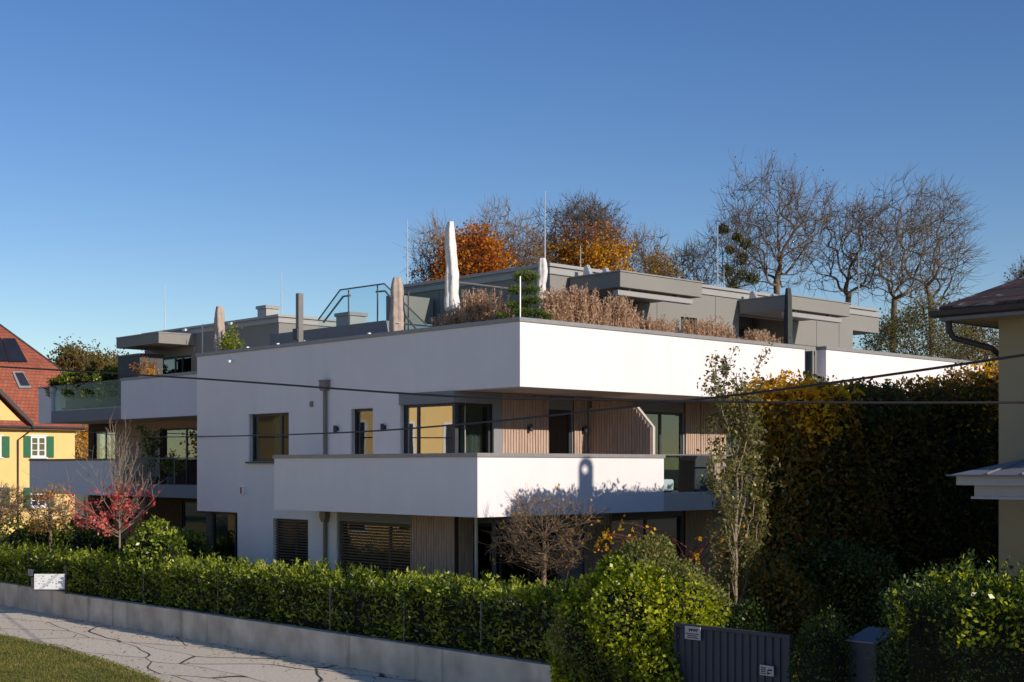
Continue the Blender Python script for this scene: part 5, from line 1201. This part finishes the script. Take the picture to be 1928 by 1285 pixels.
bgtree('bare_tree', 'tallest bare tree with a rounded open crown behind the dark grey parasol', 1462, 82, 318, 435, 215, 309, barkm='bark_warm', N=560, tl=1.5, e=2.1, r0=0.014, bend=0.36, bf=0.42, leaf=LEAFY(500), xb=1472, tfrac=0.05, up=0.6, lean=0.25)
bgtree('bare_tree', 'bare tree leaning right between the tallest tree and the far right tree', 1598, 86, 362, 465, 185, 310, barkm='bark_warm', N=380, tl=1.4, e=2.05, r0=0.015, bend=0.36, bf=0.42, leaf=LEAFY(500), xb=1535, tfrac=0.0, up=0.6, lean=0.5)
bgtree('bare_tree', 'large windswept bare tree right of the second lightning rod', 1684, 84, 352, 475, 180, 311, barkm='bark_warm', N=420, tl=1.4, e=2.05, r0=0.015, bend=0.36, bf=0.42, xb=1690, tfrac=0.15, up=0.6, lean=0.5)
bgtree('bare_tree', 'rightmost windswept bare tree reaching towards the ochre house roof', 1752, 88, 350, 475, 170, 312, barkm='bark_warm', N=480, tl=1.7, e=2.1, r0=0.014, bend=0.36, bf=0.42, xb=1735, tfrac=0.1, up=0.55, lean=0.6)
bgtree('olive_tree', 'broad olive green leaved tree below the windswept bare trees', 1735, 76, 572, 655, 215, 313, leaf=[('olive', 6500, 0.14, None, 0.25)], N=500, tfrac=0.3)
bgtree('autumn_tree', 'brown-orange tree beside the ochre house wall', 1850, 88, 590, 680, 120, 314, leaf=[('autumn', 6200, 0.15, None, 0.3)], N=400)
bgtree('autumn_tree', 'small bronze tree top behind the ochre house roof ridge', 1945, 80, 500, 540, 80, 315, leaf=[('rust', 900, 0.12, None, 0.2)], N=250)
for i, (x, yt, w, lf, lb) in enumerate(((132, 662, 50, 'rust', 'bronze-topped tree just right of the red roof'), (165, 676, 66, 'autumn', 'mixed green and yellow tree left of the pale trunk'), (186, 672, 50, 'autumn', 'thin-leaved autumn tree between the red roof and the cabinet'), (210, 682, 52, 'olive', 'yellow-green tree beside the grey cabinet'), (112, 690, 60, 'olive', 'low olive tree hugging the red roof edge'), (240, 690, 60, 'autumn', 'low autumn tree directly behind the grey cabinet'))):
    bgtree('autumn_tree', lb, x, 95+i*3, yt, yt+62, w+22, 330+i, leaf=[(lf, 1500, 0.17, lambda e: e[2] > 0.1, 0.3), ('autumn' if i % 2 else 'olive', 4200, 0.2, None, 0.35)], N=250, barkm='twig')
bgtree('yellow_shrub_tree', 'small golden tree showing between the yellow house and the left wing', 160, 86, 800, 850, 40, 340, leaf=[('gold', 3000, 0.14, None, 0.2)], N=200, barkm='twig')

# ------------------------------------------------------------------ yellow house at the left
YP = 54.0; YE = QX(141, YP); ez = ZY(806, YE, YP); q1 = YE; q0 = YE-17; yp1 = YP+12.5
yh = thing('yellow_house', 'yellow house with green shutters and steep red tiled roof at the left edge', 'building', ((q0+q1)/2, YP, ZS))
wins = []
for (xa, xb, ya, yb) in ((58, 87, 822, 861), (-24, 3, 822, 861), (58, 87, 919, 955), (-24, 3, 919, 955)):
    a, b = QX(xa, YP), QX(xb, YP); wins.append((a, b, ZY(yb, a, YP), ZY(ya, a, YP)))
mb = MB(); mb.grid('p', YP, YP+0.3, q0, q1, ZS-0.1, ez-0.05, wins); mb.box(q0, q0+0.3, YP+0.3, yp1, ZS, ez-0.05); mb.box(q1-0.3, q1, YP+0.3, yp1, ZS, ez-0.05); mb.box(q0+0.3, q1-0.3, yp1-0.3, yp1, ZS, ez-0.05); mb.box(q0+0.3, q1-0.3, YP+2.5, YP+2.7, ZS, ez-0.1)
mb.build('wall', M['yellow'], yh)
for (a, b, z0, z1) in wins:
    w = window(yh, 'p', YP+0.02, a, b, z0, z1, mull=(0.5,), rows=(0.33, 0.66), fw=0.09, frame='white_paint')
    for s0_, s1_ in ((a-0.44, a-0.02), (b+0.02, b+0.44)):
        mb = MB(); mb.box(s0_, s1_, YP-0.06, YP-0.015, z0-0.02, z1+0.02); mb.build('shutter', M['shutter'], yh)
    mb = MB(); mb.box(a-0.1, b+0.1, YP-0.014, YP-0.002, z1, z1+0.1); mb.box(a-0.06, b+0.06, YP-0.1, YP-0.002, z0-0.08, z0); mb.build('sill', M['white_paint'], w)
o_ = 0.4; e0, e1, f0, f1 = q0-o_, q1+o_, YP-o_, yp1+o_
mz, mi = ZY(695, YE, YP), 1.02; half = (yp1-YP)/2+o_
rz_ = mz+(half-mi)*1.03
V = [(e0, f0, ez), (e1, f0, ez), (e1, f1, ez), (e0, f1, ez), (e0+mi, f0+mi, mz), (e1-mi, f0+mi, mz), (e1-mi, f1-mi, mz), (e0+mi, f1-mi, mz), (e0+half, (f0+f1)/2, rz_), (e1-half, (f0+f1)/2, rz_)]
mb = MB(); mb.add(V, [(0,1,5,4), (1,2,6,5), (2,3,7,6), (3,0,4,7), (4,5,9,8), (5,6,9), (6,7,8,9), (7,4,8)])
rf = mb.build('roof', M['redtile'], yh)
mb = MB(); mb.box(e0, e1, f0, f1, ez-0.16, ez-0.06); mb.build('eave_boards', M['timber'], yh)
mb = MB(); mb.tube([(e0, f0-0.08, ez-0.02), (e1, f0-0.08, ez-0.02)], 0.08, 8); mb.build('gutter', M['gutter'], yh)
mb = MB(); mb.tube([V[1], V[5], V[9]], 0.07, 6); mb.build('hip_tiles', M['gutter'], rf)
def roofpt(q, z):  # point on front roof face at height z
    if z < mz: return (q, f0+mi*(z-ez)/(mz-ez), z)
    return (q, f0+mi+(z-mz)/1.03, z)
def roofquad(name, m, xs, y0, y1, lift, parent, fr=None):
    mid = roofpt(0, ZY((y0+y1)/2, YE-2, YP)); P = []
    za, zb = None, None
    for (x, y) in ((xs[0], y1), (xs[1], y1), (xs[2], y0), (xs[3], y0)):
        pp = YP
        for _ in range(6):
            q = QX(x, pp); z = ZY(y, q, pp); pp = roofpt(q, z)[1]
        P.append((q, pp, z))
    up = [(a, b-lift*0.7, c+lift*0.7) for a, b, c in P]
    mb = MB(); mb.add(P+up, [(0,1,2,3), (4,5,6,7), (0,1,5,4), (1,2,6,5), (2,3,7,6), (3,0,4,7)]); return mb.build(name, M[m], parent)
roofquad('solar_panel', 'solar', (16, 50, 27, 4), 640, 683, 0.12, yh); roofquad('solar_panel', 'solar', (-25, 14, 1, -35), 639, 682, 0.12, yh)
sw = roofquad('skylight', 'zinc', (35, 58, 43, 22), 702, 733, 0.10, yh); roofquad('pane', 'solar', (38, 55, 42, 27), 705, 729, 0.13, sw)
# cross gable at the left
gq1 = QX(60, f0-0.5); gq0 = gq1-5.2; gm = (gq0+gq1)/2; gz0 = ZY(797, gq1, f0); gap = gz0+2.6*0.98
mb = MB(); mb.prism([(gq0+0.25, gz0-0.3), (gq1-0.25, gz0-0.3), (gq1-0.25, gz0), (gm, gap-0.3), (gq0+0.25, gz0)], 'p', f0+0.1, f0+0.5); gb = mb.build('gable', M['yellow'], yh)
mb = MB(); mb.prism([(gq0-0.15, gz0-0.15), (gm, gap), (gq1+0.15, gz0-0.15), (gq1+0.15, gz0+0.02), (gm, gap+0.17), (gq0-0.15, gz0+0.02)], 'p', f0-0.25, f0+4.5); mb.build('gable_roof', M['redtile'], gb)
mb = MB(); mb.prism([(gq0-0.2, gz0-0.22), (gm, gap-0.10), (gq1+0.2, gz0-0.22), (gq1+0.2, gz0+0.04), (gm, gap+0.2), (gq0-0.2, gz0+0.04)], 'p', f0-0.32, f0-0.26); mb.build('verge_board', M['gutter'], gb)
mb = MB(); mb.prism([(gq0, gz0-0.30), (gq1, gz0-0.30), (gq1+0.1, gz0-0.16), (gq0-0.1, gz0-0.16)], 'p', f0-0.1, f0+0.3); mb.build('gable_ledge', M['redtile'], gb)
mb = MB(); xq = QX(33, f0); mb.tube([(QX(62, f0), f0-0.05, ez-0.1), (QX(33, YP), YP-0.08, ez-0.75), (QX(33, YP), YP-0.08, ZS)], 0.05, 8); mb.build('downpipe', M['gutter'], yh)

# ------------------------------------------------------------------ ochre house at the right
hq0, hq1, hp0, hp1 = 1.73, 13.5, -17.9, -10.68
oz = 2.75; ov = 0.75
oh = thing('ochre_house', 'ochre rendered house with brown lichen-spotted hip roof at the right edge', 'building', (hq0, hp1, ZS))
mb = MB(); mb.box(hq0, hq1, hp0, hp1, ZS-0.1, oz-0.12); mb.build('wall', M['ochre'], oh)
a0, a1, b0, b1 = hq0-ov, hq1+ov, hp0-ov, hp1+ov; pit = 0.50; hw = min((a1-a0)/2, (b1-b0)/2)
rzz = oz+0.12+hw*pit
V = [(a0, b0, oz+0.12), (a1, b0, oz+0.12), (a1, b1, oz+0.12), (a0, b1, oz+0.12)]
if (a1-a0) > (b1-b0): V += [(a0+hw, (b0+b1)/2, rzz), (a1-hw, (b0+b1)/2, rzz)]; FS = [(0,1,5,4), (1,2,5), (2,3,4,5), (3,0,4)]
else: V += [((a0+a1)/2, b0+hw, rzz), ((a0+a1)/2, b1-hw, rzz)]; FS = [(0,1,4), (1,2,5,4), (2,3,5), (3,0,4,5)]
mb = MB(); mb.add([(v[0], v[1], v[2]) for v in V] + [(v[0], v[1], v[2]-0.06) for v in V[:4]], FS + [(0,1,7,6), (1,2,8,7), (2,3,9,8), (3,0,6,9)]); orf = mb.build('roof', M['browntile'], oh)
mb = MB(); mb.box(a0+0.05, a1-0.05, b0+0.05, b1-0.05, oz-0.12, oz-0.02); mb.build('soffit', M['ochre'], oh)
mb = MB()
mb.box(a0, a0+0.05, b0, b1, oz-0.14, oz+0.03); mb.box(a0+0.05, a1, b1-0.05, b1, oz-0.14, oz+0.03); mb.build('fascia', M['zinc'], oh)
mb = MB(); mb.prism([(a0-0.13, oz+0.04), (a0-0.11, oz-0.05), (a0-0.02, oz-0.08), (a0, oz+0.05)], 'p', b0, b1+0.12)
mb.prism([(b1+0.13, oz+0.04), (b1+0.11, oz-0.05), (b1+0.02, oz-0.08), (b1, oz+0.05)], 'q', a0-0.1, a1)
gu = mb.build('gutter', M['gutter'], oh)
mb = MB(); mb.tube([(a0+0.32, b1-0.0, oz-0.05), (a0+0.33, b1-0.01, oz-0.28), (a0+0.40, b1-0.06, oz-0.42), (hq0+0.0, hp1+0.14, oz-0.62), (hq0+0.30, hp1+0.09, oz-0.78), (hq0+0.32, hp1+0.07, ZS)], [0.07, 0.06, 0.055, 0.055, 0.055, 0.055], 10); mb.build('downpipe', M['gutter'], gu)
# porch canopy
c0, c1, d0, d1 = -0.5, hq0, -15.0, -10.9; zt = -0.148
mb = MB(); mb.box(c0+0.12, c1-0.002, d0, d1-0.12, zt-0.17, zt-0.02); pc = mb.build('porch_canopy', M['off_white'], oh)
mb = MB(); mb.box(c0+0.32, c1-0.002, d0, d1-0.34, zt-0.36, zt-0.171); mb.box(c0+0.28, c1-0.002, d0, d1-0.30, zt-0.40, zt-0.361); mb.build('trim', M['off_white'], pc)
mb = MB(); mb.box(c0, c1-0.002, d0, d1, zt-0.019, zt+0.005); mb.build('drip_edge', M['zinc'], pc)
mb = MB(); mb.add([(c0+0.05, d0, zt+0.006), (c1-0.003, d0, zt+0.40), (c1-0.003, d1-0.9, zt+0.40), (c1-0.003, d1-0.05, zt+0.006), (c0+0.05, d1-0.05, zt+0.006), (c1-0.003, d0, zt+0.006)], [(0,1,2,4), (2,3,4), (0,5,1), (0,4,3,5)])
sr = mb.build('sheet_roof', M['zinc'], pc)
mb = MB()
for k in range(5):
    d = d1-0.7-k*0.6; mb.tube([(c0+0.06, d, zt+0.02), (c1-0.01, d, zt+0.415)], 0.018, 5)
mb.build('standing_seams', M['zinc'], sr)
# chimney with an arched cowl (casts the round-headed shadow on the balcony)
cp = -15.1; cq, cz = QX(1103, 0)+math.tan(PHI)*15.1, 0.20+15.1/math.cos(PHI)*math.tan(SUN_EL)
ch = MB(); ch.box(cq-0.23, cq+0.23, cp-0.23, cp+0.23, oz+0.5, cz-0.9); ch.box(cq-0.30, cq+0.24, cp-0.28, cp+0.28, cz-1.02, cz-0.80)
cm = ch.build('chimney', M['ochre'], orf)
ch = MB(); nn = 24; hole = 0.10; vs = []; prof_out = []; prof_in = []
for i in range(nn):
    a = 2*math.pi*i/nn; co, si = math.cos(a), math.sin(a)
    prof_in.append((cq-0.03+hole*co, cz-0.28+hole*si))
    if si >= 0: prof_out.append((cq+0.25*co, cz-0.25+0.25*si))
    else:
        k = min(0.25/abs(co) if abs(co) > 1e-6 else 9, 0.55/abs(si)); prof_out.append((cq+k*co, cz-0.25+k*si))
for c in (cp-0.05, cp+0.05): vs += [(u, c, z) for u, z in prof_out] + [(u, c, z) for u, z in prof_in]
fs = []
for i in range(nn):
    j = (i+1) % nn; fs += [(i, j, nn+j, nn+i), (2*nn+i, 2*nn+j, 3*nn+j, 3*nn+i), (i, j, 2*nn+j, 2*nn+i), (nn+i, nn+j, 3*nn+j, 3*nn+i)]
ch.add(vs, fs); ch.build('chimney_cowl', M['zinc'], cm)

# ------------------------------------------------------------------ house across the street (seen mirrored in the corner window)
vq0, vq1, vp = -38.0, -17.5, 33.0
xh = thing('yellow_villa', 'yellow villa with white window surrounds across the street', 'building', (-28, vp, ZS))
mb = MB(); mb.box(vq0, vq1, vp, vp+9, ZS, 4.2); mb.build('wall', M['yellow'], xh)
mb = MB(); mb.add([(vq0-.6, vp-.6, 4.2), (vq1+.6, vp-.6, 4.2), (vq1+.6, vp+9.6, 4.2), (vq0-.6, vp+9.6, 4.2), (vq0+5, vp+4.5, 7.4), (vq1-5, vp+4.5, 7.4)], [(0,1,5,4), (1,2,5), (2,3,4,5), (3,0,4), (0,1,2,3)]); mb.build('roof', M['browntile'], xh)
for zz in (-3.2, 0.4):
    for k in range(6):
        u = vq0+1.8+k*3.2; mb = MB(); mb.box(u-0.15, u+1.15, vp-0.06, vp-0.002, zz-0.1, zz+1.9); w = mb.build('window_surround', M['white_paint'], xh)
        mb = MB(); mb.box(u, u+1.0, vp-0.07, vp-0.061, zz, zz+1.8); mb.build('pane', M['solar'], w)
for i, (q, p, lf) in enumerate(((-24, 52, 'rust'), (-33, 62, 'autumn'), (-22, 66, 'autumn'))):
    tree2('street_tree', ('rust-brown', 'tall mixed autumn', 'broad mixed autumn')[i]+' tree across the street, mirrored in the windows', (q, p, ZS), (q, p, 2.5), (4.5, 4.5, 5), 380+i, N=200, leaf=[(lf, 7000, 0.3, None, 0.5)])
g = MB(); g.add([(-27, -40, ZS+0.07), (-11.5, -40, ZS+0.07), (-11.5, 32, ZS+0.07), (-27, 32, ZS+0.07)], [(0,1,2,3)]); struct(g.build('bounce_road', mat('pale_bounce_asphalt', (0.52, 0.46, 0.37), 0.9, 0.1, 2), base=(-14, 0, ZS)))  # unseen road, widened and paled to bounce light onto the shaded walls
g = MB(); g.add([(-200, -100, ZS+0.005), (-30, -100, ZS+0.005), (-30, 33, ZS+0.005), (-200, 33, ZS+0.005)], [(0,1,2,3)])
struct(g.build('bounce_meadow', mat('bounce_meadow', (0.22, 0.18, 0.09), 1.0, 0.2, 0.4), base=(-100, 0, ZS)))  # out-of-view meadow added as extra ground bounce for the shaded walls

# ------------------------------------------------------------------ overhead cables
def cable(name, label, pts, r=0.022):
    P = []
    for x, y, D in pts: q, p = AT(x, D); P.append((q, p, (HY-y)/F*D))
    # resample smoothly
    out = []
    for i in range(len(P)-1):
        a = np.array(P[max(i-1, 0)]); b = np.array(P[i]); c = np.array(P[i+1]); d = np.array(P[min(i+2, len(P)-1)])
        for k in range(8):
            t = k/8; out.append(tuple(0.5*((2*b)+(-a+c)*t+(2*a-5*b+4*c-d)*t*t+(-a+3*b-3*c+d)*t**3)))
    out.append(P[-1]); mb = MB(); mb.tube(out, r, 6); o = mb.build(name, M['cable'], smooth=True); tag(o, label, 'cable')
cable('overhead_cable', 'dark overhead cable sagging from upper left to the middle right across the whole facade', [(-260, 676, 30), (0, 691, 27), (370, 713, 24), (840, 746, 21), (1180, 754, 19.5), (1500, 758, 18.5), (1928, 758, 17.5), (2200, 752, 17)], 0.018)
cable('overhead_cable', 'dark overhead cable rising from the left wing to the upper right', [(150, 812, 58), (250, 822, 50), (370, 822.5, 42), (620, 816, 31), (860, 800, 25), (1200, 765, 20.5), (1500, 730, 18.2), (1928, 669, 16), (2200, 626, 15)], 0.018)

# ------------------------------------------------------------------ garden chair, kettle grill, lounger behind the laurel hedge
q, p = AT(575, 36.0); kg = thing('kettle_grill', 'dark kettle grill behind the hedge below the blind-covered window', 'grill', (q, p, ZG))
vs, fs = icosphere((q, p, -2.95), (0.36, 0.36, 0.25), 3); mb = MB(); mb.add(vs, fs); mb.build('bowl', M['dark'], kg, smooth=True)
for a in (0.3, 2.4, 4.5): mb = MB(); mb.tube([(q+0.3*math.cos(a), p+0.3*math.sin(a), ZG), (q+0.15*math.cos(a), p+0.15*math.sin(a), -3.1)], 0.015, 6); mb.build('leg', M['dark'], kg)
mb = MB(); mb.box(q+0.05, q+0.45, p-0.75, p-0.38, -2.98, -2.94); mb.build('side_table', M['dark'], kg)
q, p = AT(968, 29.8); ld = thing('garden_lounger', 'pale garden lounger back showing above the laurel hedge', 'lounger', (q, p, ZG))
mb = MB(); mb.add([(q-0.3, p, -3.4), (q+0.3, p, -3.4), (q+0.3, p+0.25, -2.58), (q-0.3, p+0.25, -2.58), (q-0.3, p+0.06, -3.4), (q+0.3, p+0.06, -3.4), (q+0.3, p+0.31, -2.58), (q-0.3, p+0.31, -2.58)], [(0,1,2,3), (4,5,6,7), (0,1,5,4), (1,2,6,5), (2,3,7,6), (3,0,4,7)]); mb.build('backrest', M['off_white'], ld)
mb = MB(); mb.box(q-0.3, q+0.3, p-1.2, p+0.0, -3.46, -3.4); mb.build('seat', M['off_white'], ld)
for a, b in ((-0.27, -1.1), (0.27, -1.1), (-0.27, -0.05), (0.27, -0.05)): mb = MB(); mb.cyl(q+a, p+b, ZG, -3.46, 0.02, 6); mb.build('leg', M['zinc'], ld)

# ------------------------------------------------------------------ grass blades on the verge
rngg = np.random.default_rng(400); N = 60000
P = np.stack([rngg.uniform(-11.5, -6.8, N), rngg.uniform(-1.0, 14.5, N)], 1)
eq = np.interp(P[:, 1], [e[0] for e in edge][::-1], [e[1] for e in edge][::-1]); P = P[P[:, 0] < eq+0.03]
C = np.column_stack([P, np.full(len(P), ZS+0.055)])
M['blades'] = leafmat('grass_blades', [(0.08, 0.11, 0.016), (0.17, 0.18, 0.03), (0.32, 0.25, 0.07)], 0.8, 0.35)
V, Fc = leaves(C, 0.06, rngg, up=2.2, aspect=0.22); o = build_mesh('grass', V, Fc, M['blades'], base=(-8, 6, ZS)); struct(o, 'stuff', 'short autumn turf of the verge beside the pale path', 'grass')

# ------------------------------------------------------------------ fallen leaves on the path and in the verge
rngf = np.random.default_rng(500); n = 900
pp = rngf.uniform(-4, 16, n); tq = rngf.random(n)**2.2; near = rngf.random(n) < 0.6
e_ = np.interp(pp, [e[0] for e in edge][::-1], [e[1] for e in edge][::-1]); qq = np.where(near, -3.66-tq*1.3, e_+0.05+tq*1.6)
C = np.column_stack([qq, pp, np.full(n, ZS+0.012)]); d = rngf.normal(size=(n, 3)); V, Fc = leaves(C, 0.075, rngf, up=0.0, aspect=0.7)
V = V.reshape(-1, 4, 3); V[:, :, 2] = ZS+0.010+np.abs(V[:, :, 2]-V[:, :1, 2])*0.25; V = V.reshape(-1, 3)
o = build_mesh('fallen_leaves', V, Fc, M['autumn'], base=(-5, 6, ZS)); struct(o, 'stuff', 'fallen autumn leaves scattered along the wall and the grass edge', 'leaves')
